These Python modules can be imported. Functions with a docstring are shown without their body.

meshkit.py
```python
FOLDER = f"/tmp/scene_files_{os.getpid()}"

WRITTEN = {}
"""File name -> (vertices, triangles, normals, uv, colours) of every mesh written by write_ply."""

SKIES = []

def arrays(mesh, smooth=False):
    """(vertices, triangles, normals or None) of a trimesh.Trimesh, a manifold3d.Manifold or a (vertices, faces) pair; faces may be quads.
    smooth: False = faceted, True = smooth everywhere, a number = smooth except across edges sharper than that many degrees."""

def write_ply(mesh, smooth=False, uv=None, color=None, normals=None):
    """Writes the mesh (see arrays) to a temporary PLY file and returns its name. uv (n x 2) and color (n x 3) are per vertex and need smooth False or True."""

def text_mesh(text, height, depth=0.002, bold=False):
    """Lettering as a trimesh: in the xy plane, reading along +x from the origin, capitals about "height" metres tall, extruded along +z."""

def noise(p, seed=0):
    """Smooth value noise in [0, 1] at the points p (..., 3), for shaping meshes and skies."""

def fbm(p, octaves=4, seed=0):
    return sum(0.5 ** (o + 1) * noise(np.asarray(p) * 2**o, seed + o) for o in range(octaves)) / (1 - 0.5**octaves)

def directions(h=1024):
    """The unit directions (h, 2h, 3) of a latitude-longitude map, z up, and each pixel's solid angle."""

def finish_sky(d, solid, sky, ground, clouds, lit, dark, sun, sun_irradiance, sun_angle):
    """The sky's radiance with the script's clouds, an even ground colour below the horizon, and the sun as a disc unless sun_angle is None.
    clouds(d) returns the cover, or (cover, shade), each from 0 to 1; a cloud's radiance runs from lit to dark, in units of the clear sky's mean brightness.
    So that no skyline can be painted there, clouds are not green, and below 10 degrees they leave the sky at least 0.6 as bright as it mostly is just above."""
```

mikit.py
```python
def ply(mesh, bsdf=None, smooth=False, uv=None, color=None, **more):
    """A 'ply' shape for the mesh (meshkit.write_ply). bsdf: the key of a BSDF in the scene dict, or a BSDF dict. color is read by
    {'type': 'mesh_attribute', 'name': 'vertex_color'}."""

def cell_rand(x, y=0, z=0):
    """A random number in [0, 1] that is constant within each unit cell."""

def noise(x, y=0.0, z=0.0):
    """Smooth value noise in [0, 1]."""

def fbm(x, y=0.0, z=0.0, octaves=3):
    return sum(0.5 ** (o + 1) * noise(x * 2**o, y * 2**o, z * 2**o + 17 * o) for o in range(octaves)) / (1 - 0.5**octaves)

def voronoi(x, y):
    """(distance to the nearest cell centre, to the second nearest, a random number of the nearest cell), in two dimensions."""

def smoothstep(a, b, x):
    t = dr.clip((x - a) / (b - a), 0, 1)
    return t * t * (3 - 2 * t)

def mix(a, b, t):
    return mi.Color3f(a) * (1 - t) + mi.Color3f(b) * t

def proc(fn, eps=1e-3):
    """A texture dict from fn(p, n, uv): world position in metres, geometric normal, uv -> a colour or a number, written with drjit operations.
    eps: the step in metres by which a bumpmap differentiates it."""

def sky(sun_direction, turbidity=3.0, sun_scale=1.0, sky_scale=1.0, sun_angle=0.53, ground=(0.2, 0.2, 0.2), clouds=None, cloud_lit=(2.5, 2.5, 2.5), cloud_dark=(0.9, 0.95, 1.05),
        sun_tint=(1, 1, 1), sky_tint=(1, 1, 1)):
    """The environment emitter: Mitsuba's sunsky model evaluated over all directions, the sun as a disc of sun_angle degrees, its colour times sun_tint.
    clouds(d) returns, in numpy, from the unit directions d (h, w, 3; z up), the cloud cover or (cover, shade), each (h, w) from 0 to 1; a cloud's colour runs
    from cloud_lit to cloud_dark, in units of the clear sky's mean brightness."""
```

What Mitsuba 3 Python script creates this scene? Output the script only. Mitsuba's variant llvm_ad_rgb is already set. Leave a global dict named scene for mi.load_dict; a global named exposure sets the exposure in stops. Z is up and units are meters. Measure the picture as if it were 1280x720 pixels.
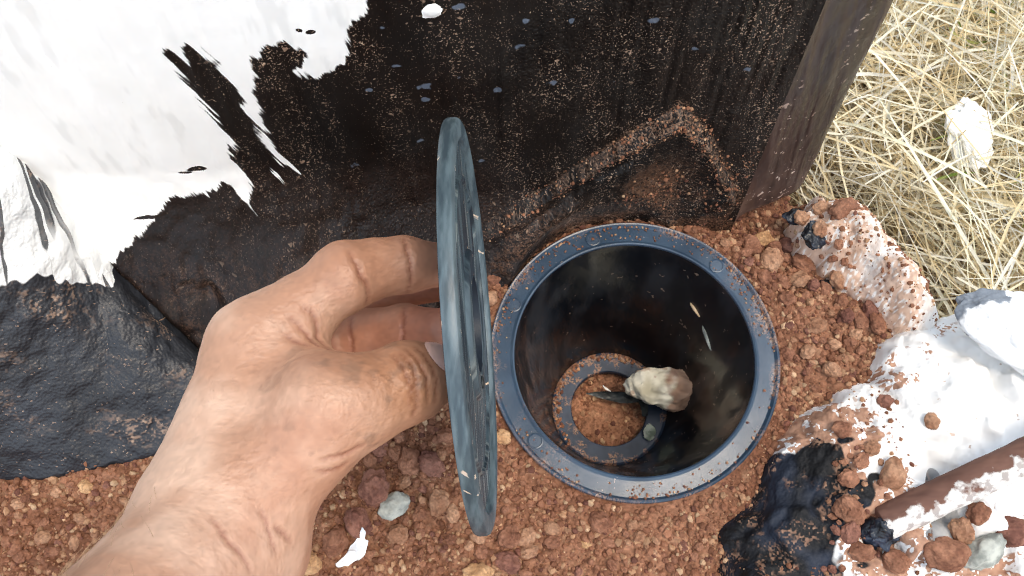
import math
import numpy as np, trimesh, drjit as dr, mitsuba as mi, mikit, meshkit
from mikit import proc, noise, fbm, voronoi, smoothstep, mix
T = mi.ScalarTransform4f
scene, labels = {}, {}

# ------------------------------------------------------------------ camera, sky, exposure
CAM = (0, 0, 0.446)
scene['camera'] = {'type': 'perspective', 'fov': 60.38, 'fov_axis': 'x', 'near_clip': 0.01, 'far_clip': 300.0,
                   'to_world': T().look_at(origin=CAM, target=(0, 0.47266, -0.43525), up=(0, 0.88125, 0.47266))}
scene['sky'] = mikit.sky((0.28, -0.24, 0.93), turbidity=3, sun_scale=0.30, sun_angle=24, clouds=lambda d: 1.0, cloud_lit=(2.18, 2.5, 2.92))
exposure = 2.6

# ------------------------------------------------------------------ helpers
rng = np.random.default_rng(7)
def v3(*a): return np.array(a, float)
def unit(v): v = np.asarray(v, float); return v / np.linalg.norm(v)
def add(key, mesh, bsdf, smooth=30, **k): scene[key] = mikit.ply(mesh, bsdf, smooth, **k); return key
def tag(key, label=None, cat=None, group=None, kind=None):
    labels[key] = {a: b for a, b in (('label', label), ('category', cat), ('group', group), ('kind', kind)) if b}
def frame(o, z, x=None):
    z = unit(z); x = np.cross([0, 1, 0], z) if x is None else np.asarray(x, float)
    x = unit(x - z * (x @ z)); m = np.eye(4); m[:3, 0] = x; m[:3, 1] = np.cross(z, x); m[:3, 2] = z; m[:3, 3] = o
    return m
def M(m): return T(np.asarray(m).tolist())
def revolve(profile, n=160):
    return trimesh.creation.revolve(np.array(profile), sections=n)
def moved(mesh, m): mesh = mesh.copy(); mesh.apply_transform(m); return mesh
def seg_d(p, a, b):
    a, b = np.asarray(a, float), np.asarray(b, float); ab = b - a
    t = np.clip(((p - a) @ ab) / (ab @ ab), 0, 1)
    return np.linalg.norm(p - a - t[..., None] * ab, axis=-1), t
def line_d(p, pts): return np.min([seg_d(p, a, b)[0] for a, b in zip(pts[:-1], pts[1:])], axis=0)
def poly_sd(p, poly):
    """signed distance of 2-d points to a polygon, positive inside"""
    poly = np.asarray(poly, float); q = np.roll(poly, -1, 0); d = np.full(p.shape[:-1], 9.0); ins = np.zeros(p.shape[:-1], bool)
    for a, b in zip(poly, q):
        d = np.minimum(d, seg_d(p, a, b)[0])
        c = (a[1] > p[..., 1]) != (b[1] > p[..., 1])
        ins ^= c & (p[..., 0] < (b[0] - a[0]) * (p[..., 1] - a[1]) / (b[1] - a[1] + 1e-12) + a[0])
    return np.where(ins, d, -d)
def dr_poly(x, y, poly):
    """the same for procedural textures"""
    d, s = mi.Float(81.0), mi.Float(1.0)
    n = len(poly)
    for i in range(n):
        (ax, ay), (bx, by) = poly[i], poly[(i + 1) % n]
        ex, ey = bx - ax, by - ay
        wx, wy = x - ax, y - ay
        t = dr.clip((wx * ex + wy * ey) / (ex * ex + ey * ey), 0, 1)
        d = dr.minimum(d, dr.square(wx - ex * t) + dr.square(wy - ey * t))
        c = (ay > y) ^ (by > y)
        c &= (x < ex * (y - ay) / (by - ay + 1e-9) + ax)
        s = dr.select(c, -s, s)
    return -s * dr.sqrt(d)
def grid_faces(nu, nv):
    i, j = np.meshgrid(np.arange(nu - 1), np.arange(nv - 1), indexing='ij'); a = (i * nv + j).ravel()
    return np.vstack([np.stack([a, a + nv, a + nv + 1], 1), np.stack([a, a + nv + 1, a + 1], 1)])
def lump(seed, subdiv=2, rough=.35, freq=1.6, flat=.8):
    m = trimesh.creation.icosphere(subdivisions=subdiv); v = m.vertices
    r = 1 + rough * (meshkit.fbm(v * freq + seed * 7.3, 3, seed) - .5) * 2 + .12 * rough * (meshkit.noise(v * 7 + seed, seed) - .5)
    m.vertices = v * r[:, None] * [1, .82, flat]; return m
def bumped(bsdf, fn, scale=1.0, eps=4e-4): return {'type': 'bumpmap', 'arbitrary': proc(fn, eps), 'scale': scale, 'bsdf': bsdf}
def princ(col, rough=.6, spec=.4, **k):
    c = col if isinstance(col, dict) else {'type': 'rgb', 'value': list(col)}
    r = rough if isinstance(rough, dict) else float(rough)
    return {'type': 'principled', 'base_color': c, 'roughness': r, 'specular': float(spec), **k}
def two(b): return {'type': 'twosided', 'bsdf': b}
VC = {'type': 'mesh_attribute', 'name': 'vertex_color'}

# ------------------------------------------------------------------ lay of the land
SL, Y0 = 0.14, 0.197
POT = v3(0.0676, 0.197, 0.0); PN = unit(v3(0, -SL, 1))
DW, NW, WB = v3(0.9964, 0.0850, 0), v3(0.0850, -0.9964, 0), v3(0.1320, 0.2812, -0.0022) * [1, 1, 0]   # wall direction, its outward normal, its corner
def gz(x, y):
    """the rubble soil around the pot slopes down towards the viewer"""
    h = SL * (y - Y0)
    h = np.where(y > .29, SL * (.29 - Y0), h)
    return np.where(y < 0, SL * (-Y0) + .04 * y, h)

# ------------------------------------------------------------------ materials
def soil_col(p, n, uv):
    a = fbm(p.x * 22, p.y * 22, p.z * 22, 3); b = noise(p.x * 260, p.y * 260, p.z * 260); c = noise(p.x * 900, p.y * 900, p.z * 900)
    q = mix((.150, .066, .038), (.265, .130, .078), smoothstep(.3, .7, a))
    q = mix(q, (.34, .19, .115), smoothstep(.62, .9, b) * .7)
    return q * (0.6 + .75 * c)
scene['m_soil'] = two(princ(proc(soil_col), .95, .15))
scene['m_crumb'] = two(princ(VC, .95, .15))
def clod_mat(key, lo, hi):
    def f(p, n, uv):
        a = fbm(p.x * 160, p.y * 160, p.z * 160, 3); c = noise(p.x * 1100, p.y * 1100, p.z * 1100)
        return mix(lo, hi, smoothstep(.25, .75, a)) * (.68 + .6 * c)
    def h(p, n, uv): return .0005 * fbm(p.x * 500, p.y * 500, p.z * 500, 3)
    scene[key] = two(bumped(princ(proc(f), .95, .15), h))
clod_mat('m_clod_red', (.165, .073, .045), (.29, .142, .088))
clod_mat('m_clod_tan', (.24, .120, .071), (.38, .22, .138))
clod_mat('m_clod_purple', (.125, .054, .040), (.235, .112, .080))
clod_mat('m_clod_ochre', (.33, .18, .09), (.50, .31, .17))
CLOD = ['m_clod_red', 'm_clod_tan', 'm_clod_purple', 'm_clod_ochre']

# white plaster showing above the brushed-on bitumen: outline in wall coordinates (along the wall from its corner, height)
WHITE = [(-0.3396, 0.2593), (-0.1775, 0.2491), (-0.1897, 0.1970), (-0.1929, 0.1881), (-0.1983, 0.1740), (-0.2055, 0.1590), (-0.2174, 0.1506), (-0.2253, 0.1559), (-0.2176, 0.1669), (-0.2286, 0.1711), (-0.2375, 0.1752), (-0.2441, 0.1626), (-0.2467, 0.1457),
         (-0.2490, 0.1239), (-0.2481, 0.0862), (-0.2499, 0.1145), (-0.2525, 0.1462), (-0.2559, 0.1646), (-0.2651, 0.1702), (-0.2699, 0.1688), (-0.2725, 0.1564), (-0.2701, 0.1317), (-0.2676, 0.1016), (-0.2684, 0.0661), (-0.2745, 0.0797), (-0.2954, 0.0767), (-0.3141, 0.0667), (-0.3322, 0.0531), (-0.3614, 0.0411), (-0.3962, 0.0132), (-0.4852, 0.0264)]
BLOTS = [((-0.2154, 0.1778), .0026, .0016), ((-0.2197, 0.1790), .0018, .0013), ((-0.2884, 0.0916), .0055, .0018), ((-0.2944, 0.0897), .0040, .0008), ((-0.3216, 0.0640), .0075, .0009)]
RIDGE = [(-0.1699, 0.0077), (-0.1505, 0.0291), (-0.1068, 0.0595), (-0.0826, 0.0847), (-0.0509, 0.1115), (-0.0356, 0.0932), (-0.0073, 0.0367)]
def specks(x, y, cell, lim):
    wx, wy = noise(x / cell * 1.7, y / cell * 1.7, 3), noise(x / cell * 1.7, y / cell * 1.7, 8)
    d, e, r = voronoi(x / cell + wx * .9, y / cell + wy * .9); return dr.select(r < lim, smoothstep(.36, .22, d / (.35 + 9 * r * .65 / (9 * lim))), 0.0)
def wall_st(p): return (p.x - float(WB[0])) * 0.9964 + (p.y - float(WB[1])) * 0.0850, p.z
def paint_mask(s, z):
    q = s + z * .42
    rag = smoothstep(.35, .7, fbm(s * 26, z * 26, 9, 2)) * smoothstep(-.30, -.20, s + .25 * z)
    wob = (fbm(s * 75 + 3, z * 75, 0, 4) - .5) * .009 + .001 + (noise(q * 420, z * 17) - .5) * (.003 + .026 * rag) + (noise(q * 1500, z * 40, 4) - .5) * (.002 + .012 * rag)
    d = dr_poly(s, z, WHITE) + wob
    w = smoothstep(-.0006, .0010, d)
    for (bs, bz), ra, rb in BLOTS:
        e = dr.square((s - bs) / ra) + dr.square((z - bz) / rb) + (noise(s * 300, z * 300) - .5) * 1.2
        w = w * smoothstep(.7, 1.0, e)
    return w
def seg_dr(s, z, a, b):
    ex, ez = b[0] - a[0], b[1] - a[1]; wx, wz = s - a[0], z - a[1]
    t = dr.clip((wx * ex + wz * ez) / (ex * ex + ez * ez), 0, 1)
    return dr.sqrt(dr.square(wx - ex * t) + dr.square(wz - ez * t))
SPOTS = [((-0.1545, 0.1867), .0022), ((-0.1275, 0.1770), .0016), ((-0.1290, 0.1618), .0019), ((-0.1721, 0.1405), .0034), ((-0.1718, 0.1318), .0026), ((-0.1564, 0.1448), .0014), ((-0.1391, 0.1351), .0028), ((-0.1142, 0.1381), .0022), ((-0.1077, 0.1757), .0018),
         ((-0.1771, 0.1016), .002), ((-0.1965, 0.1407), .0018), ((-0.0250, 0.1381), .0016), ((-0.0732, 0.1724), .0026), ((-0.0853, 0.1348), .0016), ((-0.1827, 0.1549), .0016), ((-0.1860, 0.1775), .0016), ((-0.2113, 0.0866), .002), ((-0.1488, 0.0828), .0015), ((-0.0520, 0.1539), .0013)]
def wall_col(p, n, uv):
    s, z = wall_st(p)
    w = paint_mask(s, z)
    black = mix((.0022, .002, .002), (.0085, .006, .005), fbm(s * 40, z * 30, 0, 2))
    streak = noise(s * 150 + z * 20, z * 14) * .36 + fbm(s * 44, z * 30, 5, 4) * .84
    low = smoothstep(.24, .02, z)
    k = dr.maximum(specks(s, z, .0011, .18), specks(s + .3, z, .0026, .06)) * smoothstep(.54, .90, streak + .14 * low)
    k = dr.maximum(k, smoothstep(.86, .93, noise(s * 1900, z * 1900, 2) + .22 * (streak - .62)) * .8)
    kc = mix((.20, .12, .08), (.58, .42, .31), noise(s * 700, z * 700))
    c = mix(black, kc, k)
    # blue-white chips where the coat flaked
    for a, r in SPOTS:
        dd = dr.sqrt(dr.square((s - a[0]) * 1.0) + dr.square((z - a[1]) * 1.5)) + (noise(s * 520, z * 520) - .5) * .0034
        c = mix(c, (.12, .15, .20), smoothstep(r, r - .0012, dd) * .75)
    # soil left along the crest of the bank, and dusted on it
    dist = mi.Float(9.0)
    for a, b in zip(RIDGE[:-1], RIDGE[1:]): dist = dr.minimum(dist, seg_dr(s, z, a, b))
    grain = noise(s * 900, z * 900)
    gr = .5 * noise(s * 1000, p.y * 1000, z * 1000) + .5 * noise(s * 2300, p.y * 2300, z * 2300 + 5)
    dens = smoothstep(.0075, .0, dist + (fbm(s * 110, z * 110, 1, 3) - .5) * .013) * smoothstep(-.20, -.12, s) * smoothstep(.30, .62, fbm(s * 55, z * 55, 6, 3))
    line = smoothstep(.0030, .0006, dr.abs(dist - .0012)) * smoothstep(.40, .55, noise(s * 120, z * 120, 3)) * smoothstep(-.20, -.16, s) * smoothstep(.35, .6, gr)
    c = mix(c, mix((.10, .055, .035), (.34, .215, .145), noise(s * 900, p.y * 900, z * 900)), dr.maximum(smoothstep(.68, .78, gr + dens * .17) * smoothstep(.05, .3, dens), line * .45) * (.4 + .35 * smoothstep(-.14, -.06, s)))
    blob = smoothstep(.032, .006, dr.sqrt(dr.square(s + .052) + dr.square((z - .052) * .8)) + (fbm(s * 90, z * 90, 2, 3) - .5) * .02)
    c = mix(c, mix((.04, .02, .012), (.14, .072, .042), grain), smoothstep(.50, .75, gr + blob * .25) * blob * .8)
    foot = smoothstep(.05, .0, z - .008) * smoothstep(.52, .8, fbm(s * 70, z * 70, 8, 3) + .12)
    c = mix(c, mix((.10, .045, .025), (.32, .17, .10), grain), foot * .7 * smoothstep(.40, .60, gr))
    flare = smoothstep(-.10, -.16, s) * smoothstep(.10, .07, z + (fbm(s * 60, z * 60, 3, 2) - .5) * .02)
    c = mix(c, mix((.006, .004, .0035), (.020, .011, .009), grain), flare * .7)
    plaster = mix((.84, .84, .81), (.91, .91, .89), fbm((s + z * .3) * 70, z * 16, 4, 3)) * (1 - .10 * smoothstep(.62, .8, fbm(s * 160, z * 40, 9, 3)))
    return mix(c, plaster, w)
def wall_rough(p, n, uv):
    s, z = wall_st(p); return dr.lerp(.30 + .35 * fbm(s * 60, z * 30, 7, 2), .9, paint_mask(s, z))
def wall_bump(p, n, uv):
    s, z = wall_st(p)
    k = .25 + .75 * smoothstep(-.012, .012, s + .235 - .83 * (z - .04))
    return k * (.0011 * noise((s) * 380, z * 16) + .0012 * fbm(s * 120, z * 80, 3, 4) + .0004 * noise(s * 1200, z * 1200))
scene['m_wall'] = two(bumped(princ(proc(wall_col), proc(wall_rough), .30), wall_bump))
def end_col(p, n, uv):
    z = p.z; s = p.x * .916 + p.y * .401
    k = dr.maximum(specks(s, z, .002, .10), specks(s + .3, z, .004, .06)) * smoothstep(.35, .7, noise((s + .12 * z) * 150, z * 14) + .3 * smoothstep(.08, .0, z))
    c = mix((.014, .009, .008), (.050, .029, .025), fbm((s + .15 * z) * 160, z * 12, 0, 3))
    c = mix(c, (.20, .12, .09), .55 * smoothstep(.05, .0, z - .01) * fbm(s * 120, z * 120, 2, 3))
    return mix(c, mix((.34, .20, .14), (.6, .5, .44), noise(s * 500, z * 500)), k)
def end_bump(p, n, uv):
    s = p.x * .916 + p.y * .401; return .0008 * noise((s + .15 * p.z) * 420, p.z * 22) + .0012 * fbm(s * 120, p.z * 60, 1, 3)
scene['m_end'] = two(bumped(princ(proc(end_col), .33, .5), end_bump))

BWHITE = [(0.1815, 0.0390), (0.2510, 0.0165), (0.3050, 0.0165), (0.3707, 0.0277), (0.4556, 0.0165), (0.5290, 0.0052), (0.6178, 0.0052), (0.5792, 0.0953), (0.4633, 0.1741), (0.4208, 0.1966), (0.3822, 0.2529), (0.3436, 0.2642), (0.3089, 0.2642), (0.2780, 0.2980), (0.2317, 0.3430), (0.1699, 0.3993)]
def block_col(p, n, uv):
    x, q = p.x, p.z - p.y
    d = dr_poly(uv.x, dr.maximum(uv.y, .045) * .45, [(a, b * .45) for a, b in BWHITE]) * .55 + (fbm(x * 90, q * 90, 3, 3) - .5) * .014 + (noise((x - q * .4) * 90, (q + x * .4) * 330) - .5) * .008
    drop = smoothstep(.74, .77, noise(x * 70 + 5, q * 150)) * smoothstep(.03, .0, d) + smoothstep(.84, .86, noise(x * 110, q * 240)) * .9
    w = smoothstep(-.0006, .001, d) * (1 - dr.minimum(drop, 1))
    c = mix((.007, .007, .009), (.030, .035, .045), fbm(x * 45, p.y * 45, p.z * 45, 3))
    g = noise(x * 800, p.y * 800, p.z * 800)
    dust = smoothstep(.50, .74, fbm(x * 26 + 4, p.y * 75 + x * 12, p.z * 40, 5)) * smoothstep(.45, .75, noise(x * 900, p.y * 900, p.z * 900) * .6 + .4 * noise(x * 300, p.y * 300, p.z * 300))
    k = dr.maximum(dust * .8, specks(x, p.y + p.z, .0015, .06) * .8)
    c = mix(c, mix((.20, .12, .085), (.46, .32, .23), g), k)
    pl = mix((.66, .68, .68), (.80, .82, .82), fbm(x * 40, q * 40, 2, 3))
    return mix(c, pl, w)
def block_bump(p, n, uv): return .004 * fbm(p.x * 70, p.y * 70, p.z * 70, 4) + .0005 * noise(p.x * 900, p.y * 900, p.z * 900)
scene['m_block'] = two(bumped(princ(proc(block_col), .5, .5), block_bump))

def pot_local(p): return p.x - 0.0676, p.y - 0.197
def flange_col(p, n, uv):
    x, y = pot_local(p); r = dr.sqrt(x * x + y * y); a = dr.atan2(y, x)
    c = mix((.014, .029, .052), (.036, .068, .112), fbm(x * 60, y * 60, 1, 3))
    g = noise(x * 1300, y * 1300)
    edge = smoothstep(.0725, .0795, r) * .30 + .14 * dr.sin(a * 2.0 + 0.9) - .17
    dust = smoothstep(.50, .80, fbm(x * 70, y * 70, 4, 3) + edge) * smoothstep(.40, .72, noise(x * 1900, y * 1900) * .75 + .30 * fbm(x * 260, y * 260, 2, 2) + edge * .3)
    c = mix(c, mix((.20, .115, .08), (.40, .27, .20), g), dust * .75)
    return mix(c, (.50, .38, .30), specks(x, y, .0014, .03) * smoothstep(.45, .65, fbm(x * 50, y * 50, 9, 2)))
def flange_bump(p, n, uv): return .0004 * fbm(p.x * 60, p.y * 60, 3, 2)
scene['m_flange'] = two(bumped(princ(proc(flange_col), .34, .62), flange_bump))
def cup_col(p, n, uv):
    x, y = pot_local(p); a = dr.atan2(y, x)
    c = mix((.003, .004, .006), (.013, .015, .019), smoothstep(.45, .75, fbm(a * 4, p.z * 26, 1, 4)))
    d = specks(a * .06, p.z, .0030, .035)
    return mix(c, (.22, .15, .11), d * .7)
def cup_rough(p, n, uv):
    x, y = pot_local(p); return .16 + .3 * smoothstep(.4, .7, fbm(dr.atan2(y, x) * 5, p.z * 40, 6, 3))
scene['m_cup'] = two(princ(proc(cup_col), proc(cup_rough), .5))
def ring_col(p, n, uv):
    x, y = p.x - .0676, p.y - .2158; r = dr.sqrt(x * x + y * y)
    c = mix((.010, .018, .036), (.028, .045, .080), fbm(x * 110, y * 110, 1, 3))
    dust = smoothstep(.55, .70, fbm(x * 150, y * 150, 4, 4) + .22 * smoothstep(.034, .037, r) + .14 * dr.sin(dr.atan2(y, x) - .9) - .06)
    return mix(c, mix((.12, .06, .04), (.28, .16, .10), noise(x * 900, y * 900)), dust * smoothstep(.25, .6, noise(x * 1300, y * 1300)))
scene['m_ring'] = two(princ(proc(ring_col), .45, .30))
LDN, LNR = [float(x) for x in unit(v3(0.0779, -0.8786, -0.4712))], [float(x) for x in unit(v3(-0.0340, -0.4750, 0.8793))]
def lid_uv(p): return p.x * LDN[0] + p.y * LDN[1] + p.z * LDN[2], p.x * LNR[0] + p.y * LNR[1] + p.z * LNR[2]
def lid_col(p, n, uv):
    u, v = lid_uv(p)
    a = fbm(v * 170, u * 26, p.x * 120, 4)
    c = mix((.016, .026, .036), (.058, .088, .106), smoothstep(.32, .70, a))
    c = mix(c, (.20, .23, .225), .55 * smoothstep(.56, .74, fbm(v * 330, u * 22 + 3, 4, 4)))
    c = mix(c, (.010, .017, .026), .7 * smoothstep(.60, .72, fbm(v * 260, u * 40, 9, 3)))
    k = specks(p.y * .6 + p.z * .75, p.z * .6 - p.y * .75 + p.x, .0030, .02)
    return mix(c, (.52, .38, .27), k)
def lid_bump(p, n, uv): return .0004 * fbm(p.x * 300, p.y * 120, p.z * 120, 3)
scene['m_lid'] = two(bumped(princ(proc(lid_col), .36, .5), lid_bump))
def lidrim_col(p, n, uv):
    c = mix((.034, .054, .068), (.095, .135, .155), smoothstep(.3, .72, fbm(p.x * 500, lid_uv(p)[0] * 90, lid_uv(p)[1] * 60, 4)))
    return mix(c, (.50, .40, .32), specks(p.y, p.z + p.x, .0032, .05))
scene['m_lid_rim'] = two(bumped(princ(proc(lidrim_col), .42, .5), lid_bump))
scene['m_lid_hole'] = two(princ((.014, .022, .034), .4, .5))

BSTONE = [(0.1034, 0.1075), (0.1187, 0.1167), (0.1289, 0.1359), (0.1363, 0.1464), (0.1460, 0.1380), (0.1576, 0.1464), (0.1661, 0.1297), (0.1824, 0.1256), (0.1698, 0.1095), (0.1632, 0.0899), (0.1663, 0.0523), (0.0871, 0.0523)]
def stone_col(p, n, uv):
    x, y = p.x, p.y
    d = dr_poly(x, y, BSTONE) + (fbm(x * 80, y * 80, 2, 3) - .5) * .022
    b = smoothstep(-.001, .001, d)
    b = dr.maximum(b, smoothstep(.70, .72, fbm(x * 42 + 7, y * 42, 3, 3)) * smoothstep(.06, .02, -d))
    pl = mix((.66, .65, .63), (.82, .82, .81), fbm(x * 50, y * 50, 5, 3))
    soil = smoothstep(.50, .68, fbm(x * 38 + 11, y * 38, 7, 4) + .14 * smoothstep(.045, .0, -d) - .09) * smoothstep(-.09, .0, d + .055)
    pl = mix(pl, mix((.26, .12, .065), (.44, .24, .15), noise(x * 600, y * 600)), smoothstep(.55, .62, .5 * noise(x * 1000, y * 1000) + .5 * noise(x * 380, y * 380) + .42 * soil - .10) * smoothstep(.02, .2, soil) * .95)
    pl = mix(pl, (.45, .33, .26), specks(x, y, .004, .08) * .8)
    bc = mix((.004, .004, .005), (.015, .021, .036), smoothstep(.4, .7, fbm(x * 60, y * 60, p.z * 60, 3)))
    bc = mix(bc, mix((.20, .10, .06), (.40, .24, .16), noise(x * 700, y * 700)), smoothstep(.50, .66, fbm(x * 90, y * 90, p.z * 90, 5)) * smoothstep(.45, .65, .6 * noise(x * 1000, y * 1000, p.z * 1000) + .4 * noise(x * 350, y * 350, p.z * 350)) * .8)
    return mix(pl, bc, b)
def stone_bump(p, n, uv): return .004 * fbm(p.x * 110, p.y * 110, p.z * 110, 4) + .0004 * noise(p.x * 900, p.y * 900, p.z * 900)
scene['m_stone'] = two(bumped(princ(proc(stone_col), .7, .35), stone_bump))
def ledge_bump(p, n, uv): return .0018 * fbm(p.x * 260, p.y * 260, p.z * 260, 4)
def ledge_col(p, n, uv):
    x, y = p.x, p.y
    pl = mix((.60, .55, .50), (.82, .80, .77), fbm(x * 60, y * 60, 5, 3))
    soil = smoothstep(.38, .60, fbm(x * 60 + 3, y * 60, 9, 5) + .16 * smoothstep(.225, .175, x)) * smoothstep(.15, .5, noise(x * 900, y * 900))
    pl = mix(pl, mix((.42, .24, .15), (.62, .42, .30), noise(x * 500, y * 500)), soil * .85)
    return mix(pl, (.40, .25, .17), specks(x, y, .0038, .12) * .8)
scene['m_ledge'] = two(bumped(princ(proc(ledge_col), .9, .2), ledge_bump))
def bitumen_col(p, n, uv): return mix((.005, .006, .009), (.03, .042, .07), smoothstep(.45, .75, fbm(p.x * 90, p.y * 90, p.z * 90, 3)))
scene['m_bitumen'] = two(bumped(princ(proc(bitumen_col), .35, .5), stone_bump))
RA, RB = v3(0.1813, 0.1021, 0.0087), v3(0.2981, 0.1498, 0.0494); RD = [float(x) for x in unit(RB - RA)]; RA_ = RA; RA = [float(x) for x in RA]
def rod_col(p, n, uv):
    qx, qy, qz = p.x - RA[0], p.y - RA[1], p.z - RA[2]; t = qx * RD[0] + qy * RD[1] + qz * RD[2]
    side = (qy - t * RD[1]) / .0085
    w = smoothstep(.46, .58, fbm(p.x * 170, p.y * 170, p.z * 170, 5) - side * .50 - .12) * (1 - .5 * smoothstep(.5, .62, fbm(p.x * 260, p.y * 260, p.z * 260 + 4, 4)))
    rust = mix((.075, .035, .027), (.19, .098, .070), fbm(p.x * 90, p.y * 300, p.z * 90, 3))
    return mix(rust, (.60, .58, .55), w)
scene['m_rod'] = two(bumped(princ(proc(rod_col), .8, .3), stone_bump, .35))
def mottled(key, lo, hi, f=120, rough=.8, bump=.0012):
    def c(p, n, uv): return mix(lo, hi, smoothstep(.3, .7, fbm(p.x * f, p.y * f, p.z * f, 4)))
    def h(p, n, uv): return bump * fbm(p.x * f * 2, p.y * f * 2, p.z * f * 2, 3)
    scene[key] = two(bumped(princ(proc(c), rough, .3), h))
mottled('m_greystone', (.20, .21, .19), (.46, .47, .42), 200)
def blue_col(p, n, uv):
    c = mix((.12, .14, .17), (.27, .30, .34), fbm(p.x * 90, p.y * 90, p.z * 90, 4))
    return mix(c, (.76, .77, .77), smoothstep(.50, .56, fbm(p.x * 75, p.y * 75, p.z * 75 + 6, 4) + .5 * smoothstep(.118, .100, p.y - p.x * .35 + .0)))
scene['m_bluestone'] = two(bumped(princ(proc(blue_col), .6, .35), stone_bump))
mottled('m_paper', (.62, .66, .70), (.80, .82, .84), 200, .7, .0004)
mottled('m_white', (.72, .72, .70), (.84, .84, .82), 60, .8)
mottled('m_tanflake', (.40, .27, .16), (.62, .46, .30), 200, .6)
mottled('m_leaf', (.10, .13, .10), (.30, .34, .30), 250, .7)
mottled('m_darkstrip', (.008, .010, .011), (.035, .042, .045), 200, .35)
def potstone_col(p, n, uv):
    c = mix((.42, .39, .29), (.74, .72, .62), smoothstep(.28, .68, fbm(p.x * 90, p.y * 90, p.z * 90, 4)))
    t = smoothstep(.1005, .106, p.x + (fbm(p.x * 120, p.y * 120, p.z * 120, 3) - .5) * .016)
    c = mix(c, mix((.13, .055, .035), (.34, .19, .13), noise(p.x * 300, p.y * 300, p.z * 300)), t * .85)
    return mix(c, (.36, .20, .12), .6 * smoothstep(.62, .74, fbm(p.x * 150, p.y * 150, p.z * 150 + 5, 3)))
def potstone_bump(p, n, uv): return .003 * fbm(p.x * 160, p.y * 160, p.z * 160, 4)
scene['m_potstone'] = two(bumped(princ(proc(potstone_col), .8, .3), potstone_bump))
def skin_bump(p, n, uv):
    return .00022 * noise(p.x * 1300, p.y * 1300, p.z * 1300) + .00052 * fbm(p.x * 330 + p.y * 200, p.y * 400 - p.x * 150, p.z * 380, 4)
scene['m_skin'] = two(bumped(princ(VC, .45, .42), skin_bump))
scene['m_nail'] = two(princ((.78, .51, .43), .32, .5))
scene['m_hair'] = two(princ((.40, .27, .17), .5, .4))
scene['m_straw'] = {'type': 'principledthin', 'base_color': VC, 'roughness': .6, 'diff_trans': .5, 'spec_trans': 0.0}

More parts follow.
